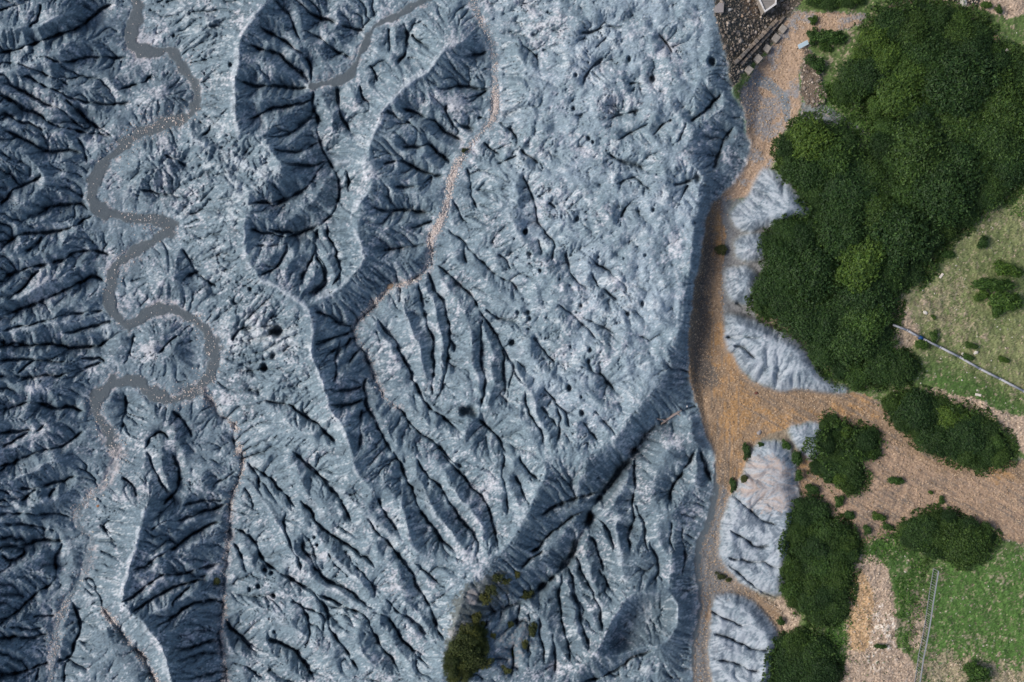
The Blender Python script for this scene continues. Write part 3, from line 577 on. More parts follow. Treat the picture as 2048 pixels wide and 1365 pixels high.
def mat(name,c,rough=.85,var=.0,bump=.0,bscale=8,attr=False,spec=.2,metal=0,rand=None,noise=True,dark=None):
    m=bpy.data.materials.new(name); m.use_nodes=True; t=m.node_tree; N=t.nodes; L=t.links; b=N['Principled BSDF']
    b.inputs['Roughness'].default_value=rough; b.inputs['Specular IOR Level'].default_value=spec; b.inputs['Metallic'].default_value=metal
    tc=N.new('ShaderNodeTexCoord'); geo=N.new('ShaderNodeNewGeometry')
    vec=geo.outputs['Position'] if attr else tc.outputs['Object']
    if attr:
        a=N.new('ShaderNodeVertexColor'); a.layer_name='tint'; cs=a.outputs[0]
    elif rand:
        oi=N.new('ShaderNodeObjectInfo'); rp=N.new('ShaderNodeValToRGB'); L.new(oi.outputs['Random'],rp.inputs[0])
        rp.color_ramp.elements[0].color=(*rand[0],1); rp.color_ramp.elements[1].color=(*rand[-1],1)
        for i,cc in enumerate(rand[1:-1]): e=rp.color_ramp.elements.new((i+1)/(len(rand)-1)); e.color=(*cc,1)
        cs=rp.outputs[0]
    else:
        rg=N.new('ShaderNodeRGB'); rg.outputs[0].default_value=(*c,1); cs=rg.outputs[0]
    if name=='leaf':
        oi=N.new('ShaderNodeObjectInfo'); rp=N.new('ShaderNodeValToRGB'); L.new(oi.outputs['Random'],rp.inputs[0]); rp.color_ramp.elements[0].color=(.62,.72,.75,1); rp.color_ramp.elements[1].color=(1.35,1.25,.9,1); e=rp.color_ramp.elements.new(.5); e.color=(.95,1,.95,1)
        mm=N.new('ShaderNodeVectorMath'); mm.operation='MULTIPLY'; L.new(cs,mm.inputs[0]); L.new(rp.outputs[0],mm.inputs[1]); cs=mm.outputs[0]
    if var:
        no=N.new('ShaderNodeTexNoise'); no.inputs['Scale'].default_value=bscale; no.inputs['Detail'].default_value=5; no.inputs['Roughness'].default_value=.65; L.new(vec,no.inputs['Vector'])
        mr=N.new('ShaderNodeMapRange'); mr.inputs[1].default_value=.25; mr.inputs[2].default_value=.75; mr.inputs[3].default_value=1-var; mr.inputs[4].default_value=1+var; L.new(no.outputs[0],mr.inputs[0])
        mx=N.new('ShaderNodeVectorMath'); mx.operation='SCALE'; L.new(cs,mx.inputs[0]); L.new(mr.outputs[0],mx.inputs['Scale']); cs=mx.outputs[0]
    L.new(cs,b.inputs['Base Color'])
    if bump:
        n2_=N.new('ShaderNodeTexNoise'); n2_.inputs['Scale'].default_value=bscale*.6; n2_.inputs['Detail'].default_value=4; L.new(vec,n2_.inputs['Vector'])
        bp=N.new('ShaderNodeBump'); bp.inputs['Strength'].default_value=1; bp.inputs['Distance'].default_value=bump; L.new(n2_.outputs[0],bp.inputs['Height']); L.new(bp.outputs[0],b.inputs['Normal'])
    return m
M_ground=mat('eroded_ground',None,rough=.8,var=.16,bump=.05,bscale=7,attr=True,spec=.25)
M_leaf=mat('leaf',None,rough=.6,attr=True,var=.25,bscale=.45,spec=.25)
M_bark=mat('bark',(.12,.09,.065),var=.3,bump=.02,bscale=9)
M_rock=mat('stone',None,rand=[(.50,.41,.35),(.58,.52,.48),(.33,.32,.32),(.58,.47,.40),(.44,.37,.33),(.64,.60,.56)],var=.22,bump=.03,bscale=6)
M_pebble=mat('pebble',None,attr=True,rough=.8)
M_conc=mat('concrete',(.30,.27,.235),var=.3,bump=.03,bscale=5)
M_wallstone=mat('wall_stone',None,rand=[(.17,.14,.11),(.25,.20,.155),(.13,.12,.11),(.30,.235,.18)],var=.3,bump=.03,bscale=5)
M_white=mat('white_render',(.62,.60,.58),var=.15,bump=.01,bscale=4)
M_roof=mat('ribbed_sheet',(.24,.225,.21),var=.12,bscale=3,rough=.6)
M_steel=mat('galvanised_steel',(.42,.43,.45),rough=.45,metal=.5,var=.12,bscale=10)
M_dsteel=mat('dark_steel',(.07,.075,.085),rough=.5,metal=.3,var=.2,bscale=10)
M_pipe=mat('pipe_grey',(.34,.35,.38),rough=.45,var=.15,bscale=4)
M_blue=mat('blue_plastic',(.015,.06,.17),rough=.45,var=.1,bscale=8)
M_panel=mat('pale_blue_paint',(.55,.68,.74),rough=.5,var=.06,bscale=6)
M_plank=mat('pale_board',(.66,.60,.52),var=.12,bscale=9)
M_wood=mat('driftwood',(.33,.27,.245),var=.3,bump=.02,bscale=12)
M_tan=mat('tan_stone',(.52,.36,.24),var=.25,bump=.05,bscale=5)
M_pale=mat('pale_stone',(.52,.50,.45),var=.22,bump=.05,bscale=5)
M_slab=mat('grey_slab',(.27,.25,.245),var=.14,bump=.01,bscale=3)
# ---------------------------------------------------------------- terrain sheets
K=S*(HC-h)/HC
X=((GU-1024)*K).astype(np.float32); Y=(-(GV-682.5)*K).astype(np.float32)
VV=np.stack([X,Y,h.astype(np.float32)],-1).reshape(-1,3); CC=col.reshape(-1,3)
idx=np.arange(NY*NX).reshape(NY,NX)
quads=np.stack([idx[1:,:-1],idx[1:,1:],idx[:-1,1:],idx[:-1,:-1]],-1)
cat=np.zeros((NY-1,NX-1),np.int8)                     # 0 meadow
cc=lambda a:a[:-1,:-1]
NAMES=['meadow','clay_badlands','muddy_stream_bed','gravel_wash','bare_dirt','rubble_bank']
cat[cc(clay)>.5]=1; cat[(cc(np.clip(W1+W2,0,1))>.5)&(cc(clay)<=.5)]=3; cat[(cc(tan)>.55)&(cat==0)]=4; cat[(cc(rub)>.5)&(cat!=1)]=5
mb=np.zeros((NY,NX),bool)
for i in (0,1,5):
    pts,z0,z1,w=CH[i]; sl,D,T=seg_field(pts,w+10,wob=WOBC); mb[sl]|=D<w
cat[cc(mb)&(cat==1)]=2
for i,(pts,hh) in enumerate(REM):
    m=poly_mask(pts); cat[cc(m)]=10+i
def sheet(name,sel):
    q=quads[sel]; u,inv=np.unique(q,return_inverse=True)
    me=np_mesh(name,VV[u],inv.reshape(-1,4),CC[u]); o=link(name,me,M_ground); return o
for i,nm in enumerate(NAMES): tag(sheet(nm,cat==i),kind='structure')
for i in range(len(REM)): tag(sheet('clay_mound',cat==10+i),kind='structure')
# land beyond the detailed sheet, out to the horizon
bx=np.concatenate([X[0,:],X[1:,-1],X[-1,-2::-1],X[-2:0:-1,0]]); by=np.concatenate([Y[0,:],Y[1:,-1],Y[-1,-2::-1],Y[-2:0:-1,0]]); bz=np.concatenate([h[0,:],h[1:,-1],h[-1,-2::-1],h[-2:0:-1,0]])
bc=np.concatenate([col[0,:],col[1:,-1],col[-1,-2::-1],col[-2:0:-1,0]]); st=6
bx,by,bz,bc=bx[::st],by[::st],bz[::st],bc[::st]; n=len(bx)
rings=[(1.0,0),(1.12,1),(1.35,2),(1.9,3),(3.2,3.5),(7,4),(22,5)]; RV=[];RC=[]; rr=np.random.default_rng(3)
bcs=np.array([np.roll(bc,k_,0) for k_ in range(-70,71)]).mean(0)
for s,q in rings:
    zz=bz if s==1 else bz*(1/s)+4*(1-1/s)+rr.standard_normal(n)*min(1.2,(s-1)*2); zz=zz-(0 if s>1 else .0)
    RV.append(np.stack([bx*s,by*s,zz],-1)); RC.append(bc if s==1 else bcs*(1+.05*rr.standard_normal((n,1))))
RV=np.concatenate(RV); RC=np.clip(np.concatenate(RC),.02,.6)
F=[[k*n+i,k*n+(i+1)%n,(k+1)*n+(i+1)%n,(k+1)*n+i] for k in range(len(rings)-1) for i in range(n)]
tag(link('outlying_land',np_mesh('outlying_land',RV,np.array(F)[:,::-1],RC),M_ground),kind='structure')
# ---------------------------------------------------------------- foliage
def leaf_cloud(P_,Nn,size,rng_,c0,c1,asp=.42):
    """diamond leaves at points P_ with normals Nn -> V,F,colours"""
    n=len(P_); t=rng_.standard_normal((n,3)); t-= (t*Nn).sum(1,keepdims=True)*Nn; t/=np.linalg.norm(t,axis=1,keepdims=True)+1e-9
    b=np.cross(Nn,t); L=size*(.6+.8*rng_.random((n,1)))
    V=np.stack([P_-t*L*.5,P_+b*L*asp*.5+t*L*.05,P_+t*L*.5,P_-b*L*asp*.5+t*L*.05],1).reshape(-1,3)
    F=np.arange(4*n).reshape(n,4); m=rng_.random((n,1))**1.6; m=np.clip(m+.0,0,1)
    c=(np.array(c0)*(1-m)+np.array(c1)*m)*(.8+.4*rng_.random((n,1)))
    return V,F,np.repeat(c,4,0)
def unit(a): return a/(np.linalg.norm(a,axis=1,keepdims=True)+1e-9)
def crown(name,R,Hh,nl,size,seed,c0=(.015,.038,.011),c1=(.052,.098,.024),flat=.6,lobes=16):
    r=np.random.default_rng(seed); PP=[];NN=[]
    for k in range(lobes):
        a=r.random()*6.283; d=R*.72*math.sqrt(r.random()) if k else 0
        cx,cy=d*math.cos(a),d*math.sin(a); lr=R*(.26+.22*r.random()); cz=Hh*(.55+.25*r.random())*(1-.45*(d/R)**2)
        m=int(nl/lobes*(lr/(R*.37))**2); u=unit(r.standard_normal((m,3))); u[:,2]=np.where(u[:,2]<-.25,-u[:,2],u[:,2])
        rad=lr*(1.12-.5*r.random((m,1))**1.5)*(1+.25*np.sin(u[:,:1]*7+k)*np.sin(u[:,1:2]*6+2*k))
        PP.append(np.array([[cx,cy,cz]])+u*rad*np.array([[1,1,flat]])); NN.append(unit(u+.55*r.standard_normal((m,3))+np.array([[0,0,.35]])))
        ns=int(m/55); su=unit(r.standard_normal((ns,3))+np.array([[0,0,.3]])); su[:,2]=np.abs(su[:,2]); tt=np.linspace(.85,1.0,14)[None,:,None]*(1+.55*r.random((ns,1,1)))
        tt=1+(np.linspace(0,1,14)[None,:,None])*(.10+.5*r.random((ns,1,1))**2); sp=su[:,None,:]*tt*lr*np.array([1,1,flat+.1])+.05*r.standard_normal((ns,14,3))
        PP.append(np.array([[cx,cy,cz]])+sp.reshape(-1,3)); NN.append(unit(np.repeat(su,14,0)*.5+.7*r.standard_normal((ns*14,3))+np.array([[0,0,.6]])))
    V,F,c=leaf_cloud(np.concatenate(PP),np.concatenate(NN),size,r,c0,c1); V[:,2]=np.maximum(V[:,2],.05)
    return np_mesh(name,V,F,c,smooth=False)
def trunk(name,R,Hh,seed,rad=.14):
    rnd=random.Random(seed); bm=bmesh.new(); top=Vector((rnd.uniform(-.2,.2),rnd.uniform(-.2,.2),Hh*.45))
    tube_bm(bm,[Vector((0,0,-.5)),Vector((0,0,.1)),top*.6,top],[rad*1.3,rad,rad*.8,rad*.65])
    for k in range(6):
        a=k*1.05+rnd.uniform(-.3,.3); e=Vector((math.cos(a)*R*.45,math.sin(a)*R*.45,Hh*rnd.uniform(.42,.52)))
        st_=top*rnd.uniform(.6,.98); tube_bm(bm,[st_,st_.lerp(e,.5)+Vector((0,0,.2)),e],[rad*.55,rad*.35,rad*.12],5)
    return bm_mesh(name,bm,True)
TREES=[(crown('tree_crown',2.7,2.4,12000,.24,s,lobes=34,flat=.42),trunk('tree_trunk',2.7,3.6,s)) for s in range(6)]
YTREES=[(crown('tree_crown',2.4,2.7,8500,.27,40+s,lobes=24,flat=.5,c0=(.024,.056,.013),c1=(.078,.135,.027)),trunk('tree_trunk',2.4,3.0,40+s)) for s in range(2)]
BUSH=[(crown('bush_foliage',1.0,1.1,1500,.20,60+s,lobes=9,c0=(.020,.048,.010),c1=(.06,.115,.022)),trunk('bush_stem',1.0,1.1,60+s,.04)) for s in range(4)]
OBUSH=[(crown('bush_foliage',1.0,1.0,1300,.20,80+s,lobes=10,c0=(.035,.045,.014),c1=(.095,.10,.03)),trunk('bush_stem',1.0,1.0,80+s,.04)) for s in range(3)]
for L_ in (TREES,YTREES,BUSH,OBUSH):
    for a_,b_ in L_: a_.materials.append(M_leaf); b_.materials.append(M_bark)
RN=random.Random(5)
def plant(kind,variants,u,v,rpx,base_r,base_h,label,cat_,group=None,asp=1.0,hs=1.0,rot=None):
    s=rpx*S/base_r; crown_me,trunk_me=RN.choice(variants); hz=base_h*s*.7*hs
    o=empty(kind,spot(u,v,hz),RN.uniform(0,6.28) if rot is None else rot); o.scale=(s*asp,s/asp,s*hs)
    p1=('crown','trunk') if kind=='tree' else ('foliage','stem')
    link(p1[0],crown_me,parent=o); link(p1[1],trunk_me,parent=o)
    return tag(o,label,cat_,group)
def inside(poly,u,v):
    c=False; n=len(poly)
    for i in range(n):
        (xa,ya),(xb,yb)=poly[i],poly[(i+1)%n]
        if (ya>v)!=(yb>v) and u<(xb-xa)*(v-ya)/(yb-ya)+xa: c=not c
    return c
def edge_d(poly,u,v):
    d=1e9
    for i in range(len(poly)):
        (xa,ya),(xb,yb)=poly[i],poly[(i+1)%len(poly)]; l=(xb-xa)**2+(yb-ya)**2 or 1; t=max(0,min(1,((u-xa)*(xb-xa)+(v-ya)*(yb-ya))/l)); d=min(d,math.hypot(u-xa-t*(xb-xa),v-ya-t*(yb-ya)))
    return d
ALLT=[]
ZONES=[(lambda u,v:u<1640 and v<430,'at the left tip of the large thicket above the clay mounds','left tip of the large thicket'),
(lambda u,v:u<1640 and v<660,'along the left edge of the thicket beside the round clay mounds','left edge of the large thicket'),
(lambda u,v:u<1720 and v>=560,'in the thicket just above the wide streaked clay mound','thicket above the streaked clay mound'),
(lambda u,v:v>=600,'in the lower right lobe of the thicket near the pipe end','lower right lobe of the thicket'),
(lambda u,v:v<130,'in the upper end of the large thicket below the dark pool','upper end of the large thicket'),
(lambda u,v:u>1930,'at the right side of the large thicket near the picture edge','right side of the large thicket'),
(lambda u,v:v>430,'in the thicket bordering the upper left corner of the meadow','thicket beside the meadow corner'),
(lambda u,v:v<260,'in the upper middle of the large thicket right of the dirt path','upper middle of the large thicket'),
(lambda u,v:True,'in the very middle of the large dark thicket','middle of the large thicket')]
def thicket(poly,label,group,rmin=22,rmax=46,dens=.86,yel=.12,cat_='tree',kmax=400,variants=None):
    poly=tp(P,poly); us=[p[0] for p in poly]; vs=[p[1] for p in poly]; mine=[]
    for _ in range(kmax*12):
        u=RN.uniform(min(us),max(us)); v=RN.uniform(min(vs),max(vs))
        if not inside(poly,u,v): continue
        e=edge_d(poly,u,v)
        if e<rmin*.45: continue
        r=min(RN.uniform(rmin*.8,rmax),max(rmin*.45,e*RN.uniform(.85,1.8)))
        if any(math.hypot(u-a,v-b)<(r+c)*.5*dens for a,b,c in mine): continue
        mine.append((u,v,r))
        vr=variants or (YTREES if RN.random()<yel else TREES)
        lb,gp=label,group
        if label is None:
            for fn,l_,g_ in ZONES:
                if fn(u,v): lb=('yellowish' if vr is YTREES else 'dark')+' green tree '+l_; gp=g_; break
        plant('tree',vr,u,v,r,2.7,3.0,lb,cat_,gp,hs=RN.uniform(.8,1.15)*(1.0 if r>28 else 1.15))
    ALLT.extend(mine); return mine
BIG="1738 30 1800 5 1870 0 1900 20 1960 30 1985 70 2020 120 2130 100 2130 330 2048 335 2015 400 1930 452 1870 505 1843 560 1795 575 1792 640 1772 700 1838 732 1835 762 1745 782 1692 776 1640 728 1618 680 1560 652 1508 622 1508 580 1540 532 1530 480 1560 452 1632 432 1602 385 1558 340 1556 280 1602 236 1672 245 1735 290 1750 240 1690 200 1662 185 1700 120"
m1=thicket(BIG,None,'big',38,64,.92)
m2=[] and thicket("1622 88 1660 56 1708 58 1702 100 1690 130 1640 152 1612 138","small dark green tree in the clump between the dirt path and the pale blue board","small trees below the dirt path",14,26)
m3=thicket("1757 798 1835 785 1930 815 2002 850 2024 935 1965 938 1880 902 1800 862","dark green tree in the long clump between the sandy wash and the eroded meadow bank","trees of the clump above the sandy wash",20,40)
m4=thicket("1645 848 1668 830 1700 855 1752 862 1760 912 1715 925 1735 960 1705 990 1680 975 1640 955 1608 925 1640 920","dark green tree in the ragged clump beside the striped clay mound","trees beside the striped clay mound",14,32)
m5=thicket("1592 1005 1640 1000 1655 1045 1712 1050 1722 1090 1702 1150 1690 1220 1660 1262 1600 1232 1568 1190 1575 1090","dark green tree in the tall clump right of the pale clay slope","trees right of the pale clay slope",28,50)
m6=thicket("1558 1285 1600 1265 1645 1275 1672 1310 1665 1400 1545 1420 1540 1340","dark green tree in the clump beside the lowest clay mound","trees near the bottom edge",24,44)
m7=thicket("1795 1060 1850 1025 1905 1028 1940 1042 1990 1062 1985 1105 1940 1122 1860 1118 1810 1090","dark green tree in the clump at the upper end of the metal fence","trees at the upper end of the fence",22,42)
m8=thicket("1600 -60 1730 -60 1730 8 1680 14 1625 14","dark green tree at the top edge above the dirt path","trees above the dirt path",16,30)
m9=thicket("882 1330 905 1285 935 1262 958 1245 972 1262 978 1300 965 1335 935 1365 895 1370","olive green tree of the dense clump at the bottom end of the clay ridge","olive trees on the clay ridge",16,30,variants=[OBUSH_ for OBUSH_ in [(crown('tree_crown',2.7,2.6,3600,.28,99,c0=(.04,.055,.016),c1=(.10,.115,.032)),trunk('tree_trunk',2.7,2.6,99))]])
for t_ in bpy.data.meshes:
    if t_.name.startswith('tree_') and not t_.materials: t_.materials.append(M_leaf if 'crown' in t_.name else M_bark)
# undergrowth that fills the gaps between the crowns
def undergrowth(name,label,polys,npts,zmax,size,c0,c1,seed,catn='undergrowth',jit=3):
    r=np.random.default_rng(seed); PP=[]
    for poly in polys:
        poly=tp(P,poly); us=[p[0] for p in poly]; vs=[p[1] for p in poly]; area=abs(sum(poly[i-1][0]*poly[i][1]-poly[i][0]*poly[i-1][1] for i in range(len(poly))))/2
        k=int(npts*area/10000); m=poly_mask(poly); jj,ii=np.nonzero(blur(m.astype(np.float32),jit+3)>np.clip(.24+.22*A1+.14*A2,.06,.8))
        if len(jj)==0: continue
        s=r.integers(0,len(jj),k); u=gx[ii[s]]+r.uniform(-1.5,1.5,k); v=gy[jj[s]]+r.uniform(-1.5,1.5,k)
        PP.append(np.stack([u,v],1))
    uv=np.concatenate(PP); z0=samp(h,uv[:,0],uv[:,1]); clump=np.clip(.55+.45*samp(A1,uv[:,0],uv[:,1])+.2*samp(A2,uv[:,0],uv[:,1]),.08,1.5)
    z=z0+zmax*clump*r.random(len(uv))**.5+.02; k_=S*(HC-z0)/HC
    V,F,c=leaf_cloud(np.stack([(uv[:,0]-1024)*k_,-(uv[:,1]-682.5)*k_,z],1),unit(r.standard_normal((len(uv),3))*.8+np.array([[0,0,.8]])),size,r,c0,c1)
    o=link(name,np_mesh(name,V,F,c,False),M_leaf); return tag(o,label,catn,kind='stuff')
undergrowth('undergrowth','low dark green undergrowth between the trees of the thickets',[BIG,"1757 798 1835 785 1930 815 2002 850 2024 935 1965 938 1880 902 1800 862","1645 848 1668 830 1700 855 1752 862 1760 912 1715 925 1735 960 1705 990 1680 975 1640 955 1608 925","1592 1005 1640 1000 1655 1045 1712 1050 1722 1090 1702 1150 1690 1220 1660 1262 1600 1232 1568 1190 1575 1090","1558 1285 1600 1265 1645 1275 1672 1310 1665 1400 1545 1420 1540 1340","1795 1060 1850 1025 1905 1028 1940 1042 1990 1062 1985 1105 1940 1122 1860 1118 1810 1090"],5200,1.2,.28,(.015,.038,.010),(.06,.11,.022),201)
undergrowth('low_green_weeds','bright green weeds growing beside the thickets',["1640 165 1700 190 1752 240 1738 285 1676 245 1640 215","1668 1160 1695 1120 1702 1180 1690 1330 1662 1365 1655 1280","1780 560 1843 545 1848 510 1870 500 1880 520 1835 575 1790 585","1810 1150 1835 1120 1850 1150 1835 1230 1822 1300 1797 1290 1800 1200","1735 1065 1800 1065 1820 1110 1780 1120 1740 1105 1700 1120","1990 380 2048 340 2120 330 2120 420 2048 440"],3000,.35,.22,(.035,.085,.016),(.10,.20,.035),202)
tuft=undergrowth('grass_tufts','short grass tufts scattered over the meadow',["1850 420 2120 360 2120 860 2048 840 1950 790 1850 750 1860 600","1860 1130 2000 1110 2120 1100 2120 1400 1850 1400 1855 1300"],620,.10,.16,(.06,.10,.03),(.17,.20,.08),203,'grass')
# single bushes
BL=[(930,300,6,OBUSH,1,'small green bush on the stones of the central gully',None),
(436,1163,9,OBUSH,1,'small round olive bush beside the stony gully in the lower left',None),
(1445,503,13,OBUSH,1,'dark olive bush at the left foot of the round clay mound',None),
(1965,485,13,BUSH,1,'round dark green bush near the thicket edge at the top of the meadow',None),
(1897,508,12,BUSH,1.1,'small round dark bush nearest the thicket in the meadow',None),
(2015,536,22,BUSH,1.25,'uppermost of the three wide dark bushes at the right of the meadow',None),
(1990,568,26,BUSH,1.5,'middle one of the wide dark bushes at the right of the meadow, flat and elongated',None),
(1966,593,13,BUSH,1,'small dark bush just below the left end of the elongated meadow bush',None),
(2015,600,28,BUSH,1.1,'large dark bush of the meadow at the right edge',None),
(1993,620,15,BUSH,1,'small dark bush tucked against the lower left of the large meadow bush',None),
(1869,672,11,BUSH,.9,'oval dark bush just above the grey pipe near its blue coupling',None),
(1843,691,13,BUSH,1,'round dark bush just below the grey pipe near its blue coupling',None),
(1942,690,10,BUSH,1.3,'dark tilted bush above the middle of the grey pipe',None),
(1936,713,9,BUSH,1.2,'small dark bush touching the middle of the grey pipe',None),
(2007,718,9,BUSH,1.2,'small dark bush with pale stones at the right of the meadow',None),
(1867,636,5,BUSH,1,'tiny green bush alone in the dry part of the meadow',None),
(1492,906,13,BUSH,.75,'bright green bush on the orange wash left of the small clay mounds',None),
(1465,973,11,BUSH,.75,'dark green bush at the left foot of the pale clay slope',None),
(1491,957,9,OBUSH,1,'thin olive bush on the sand above the pale clay slope',None),
(1521,890,6,BUSH,1.3,'tiny dark bush at the upper rim of the pale clay slope',None),
(1572,888,10,BUSH,.9,'dark bush between the two small clay mounds',None),
(1595,915,14,BUSH,.7,'narrow dark bush along the lower left edge of the striped clay mound',None),
(1596,953,10,BUSH,1,'dark bush on the right shoulder of the pale clay slope',None),
(1622,982,14,BUSH,1.2,'green bush alone on the sand above the tall tree clump',None),
(1680,1003,12,BUSH,1,'green bush on the sand below the ragged clump',None),
(1700,1030,11,BUSH,.9,'green bush on the sand just above the tall tree clump',None),
(1793,961,13,BUSH,1.2,'dark bush alone in the middle of the sandy wash',None),
(1882,1002,8,BUSH,1,'small dark bush above the clump at the fence end',None),
(1862,985,5,BUSH,1,'tiny dark bush in the sandy wash',None),
(1757,1032,12,BUSH,1.2,'grey green bush on the lower side of the sandy wash',None),
(1775,1052,10,BUSH,1.1,'small green bush at the lower rim of the sandy wash',None),
(1733,1062,10,BUSH,1,'small green bush where the sandy wash meets the bright grass',None),
(1440,1152,9,OBUSH,1.2,'dark olive bush on the gravel between the two large pale clay mounds',None),
(1455,1160,6,OBUSH,1.2,'tiny olive bush right of the dark olive bush between the pale mounds',None),
(1562,1242,9,BUSH,1,'small dark bush at the right tip of the lowest clay mound',None),
(1631,131,19,BUSH,1,'dark green bush below the pale blue board',None),(1627,72,15,BUSH,.9,'dark green bush just right of the pale blue board',None),(1664,72,23,BUSH,1.25,'wide dark green bush under the bend of the dirt path',None),(1650,92,12,BUSH,1.1,'small green bush under the wide bush below the dirt path',None),
(1628,40,10,BUSH,1.2,'small green bush beside the top of the dirt path',None),
(1998,18,9,BUSH,1,'dark bush on the pale rubble at the top right',None),
(1974,9,10,BUSH,1.1,'dark bush beside the dark pool at the top edge',None),
(1762,1293,9,BUSH,1.4,'dark green bush in the middle of the sandy patch',None),
(1950,1352,26,BUSH,1.2,'wide bright green bush at the bottom edge of the right meadow',None),
(1990,830,0,BUSH,1,'',None),
(1043,1250,0,OBUSH,1,'',None),
(1063,1258,13,OBUSH,.75,'upright olive bush low on the clay slope right of the tree clump',None),
(1053,1188,11,OBUSH,1.2,'olive bush beside the dark gully below the ridge',None),
(1033,1147,8,OBUSH,.8,'olive bush at the upper tip of the ridge vegetation',None),
(995,1155,10,OBUSH,1.2,'olive bush at the upper end of the row along the ridge',None),
(1012,1162,8,OBUSH,1.2,'spiky olive bush second from the top of the ridge row',None),
(985,1180,12,OBUSH,1,'olive bush in the middle of the ridge row',None),
(970,1195,13,OBUSH,1,'olive bush below the middle of the ridge row',None),
(950,1235,13,OBUSH,.8,'brownish olive bush above the dense clump on the ridge',None),
(935,1262,14,OBUSH,1,'brownish olive bush at the upper left of the dense clump',None),
(957,1272,12,OBUSH,1,'olive bush at the upper right of the dense clump',None),
(968,1325,14,OBUSH,1.2,'dark olive bush at the right end of the dense clump',None),
(1020,1250,7,OBUSH,1,'small olive bush in the middle of the lower clay slope',None),
(1048,1288,9,OBUSH,.8,'narrow olive bush below the upright one on the lower slope',None),
(1024,1315,8,OBUSH,1,'small olive bush low on the slope right of the dense clump',None),
(1012,1340,9,OBUSH,1.1,'olive bush nearest the bottom edge on the lower clay slope',None),
(988,1272,6,OBUSH,1,'tiny olive bush beside the pale stones of the lower slope',None),
(967,1246,6,OBUSH,1,'tiny olive bush right of the brownish one on the ridge',None)]
for u,v,r,va,asp,lab,g_ in BL:
    if r: plant('bush',va,u,v,r*1.1,1.0,1.05,lab,'bush',g_,asp=asp,rot=0 if asp!=1 else None)
# scattered weeds on sand: too many to count
undergrowth('small_weeds','tiny weeds dotted over the sandy patch and wash',["1715 1150 1790 1180 1792 1340 1720 1365 1700 1300"],160,.16,.2,(.03,.07,.015),(.07,.13,.03),204,'weeds')
# ---------------------------------------------------------------- stones
def rock_mesh(name,seed,flat=.7,sub=1,jag=.28):
    rnd=random.Random(seed); bm=bmesh.new(); bmesh.ops.create_icosphere(bm,subdivisions=sub,radius=1)
    ax=[Vector((rnd.gauss(0,1),rnd.gauss(0,1),rnd.gauss(0,1))).normalized() for _ in range(5)]
    for v in bm.verts:
        d=v.co.normalized(); k=1
        for a in ax: k-=max(0,d.dot(a)-.45)*.55
        v.co=Vector((d.x*k*(1+rnd.uniform(-jag,jag)*.4),d.y*k*.82*(1+rnd.uniform(-jag,jag)*.4),d.z*k*flat))
    return bm_mesh(name,bm)
ROCKS=[rock_mesh('rock',s) for s in range(8)]
for m_ in ROCKS: m_.materials.append(M_rock)
def rock(u,v,rpx,label,group=None,me=None,mt=None,asp=1,rz=None,name='rock',catn='rock'):
    me=me or RN.choice(ROCKS); o=link(name,me); p=spot(u,v); s=rpx*S; o.location=(p.x,p.y,p.z+s*.18); o.scale=(s*asp,s,s*.8); o.rotation_euler=(RN.uniform(-.3,.3),RN.uniform(-.3,.3),RN.uniform(0,6.28) if rz is None else rz)
    return tag(o,label,catn,group)
def own_rock(seed,mt,sub=2):
    m_=rock_mesh('rock',seed,sub=sub); m_.materials.append(mt); return m_
rock(784,573,8.5,'large tan boulder wedged in the dark bend of the central gully',me=own_rock(101,M_tan),asp=1.3,rz=.3)
rock(830,562,4,'pale rock where the side gully meets the central gully, right of the tan boulder',me=own_rock(102,M_pale))
rock(192,999,4.2,'pale boulder above the orange boulder in the left stream',me=own_rock(103,M_pale))
rock(196,1013,3.8,'orange brown boulder in the left stream',me=own_rock(104,mat('rust_stone',(.42,.20,.11),var=.2,bscale=5)))
rock(214,960,4,'pale boulder highest in the row down the left stream',me=own_rock(105,M_pale))
rock(208,992,3.4,'whitish boulder right of the pale boulder in the left stream',me=own_rock(106,M_pale))
rock(186,1064,3.4,'single pale boulder on the clay right of the bend of the left stream',me=own_rock(107,M_pale))
rock(460,1043,4.6,'whitest boulder in the long straight gully of the lower left',me=own_rock(108,M_white))
rock(166,1162,3.6,'pale boulder at the top of the short stone trail in the lower left',me=own_rock(109,M_pale))
rock(751,776,4,'uppermost of the three white rocks below the central gully',me=own_rock(110,M_white))
rock(743,819,4,'middle one of the three white rocks below the central gully',me=own_rock(111,M_white))
rock(751,842,4,'lowest of the three white rocks below the central gully',me=own_rock(112,M_white))
rock(887,1259,3,'small pale rock alone on the smooth clay left of the ridge shrubs',me=own_rock(113,M_pale))
rock(1991,79,9.5,'large round tan stone pile in the grass at the top right',me=own_rock(114,M_tan),asp=1.0)
rock(2013,102,4,'pale rock right of and below the round tan stone in the grass',me=own_rock(115,M_pale))
rock(1847,242,9,'pale rock exposed among the crowns of the large thicket',me=own_rock(116,M_pale),asp=1.4,rz=0.2)
rock(1518,865,6,'dark edged grey rock standing on the orange wash',me=own_rock(117,M_slab),asp=1.1)
rock(1499,93,6,'pale angular rock left of the stone weir',me=own_rock(118,M_conc))
rock(1489,107,6.5,'grey oblong rock at the lower left side of the stone weir',me=own_rock(119,M_conc),asp=1.2,rz=1.0)
rock(1530,55,4.5,'small pale rock near the upper end of the stone weir',me=own_rock(120,M_conc))
rock(1459,21,5,'pale rock on the dark rubble right of the flat grey slab',me=own_rock(121,M_pale))
rock(1484,32,4,'tan rock on the dark rubble below the small hut',me=own_rock(122,M_tan))
rock(1926,6,8,'pale rock at the edge of the dark pool at the top',me=own_rock(123,M_pale),asp=1.3)
rock(1951,706,5,'pale stone beside the small bush above the grey pipe',me=own_rock(124,M_pale))
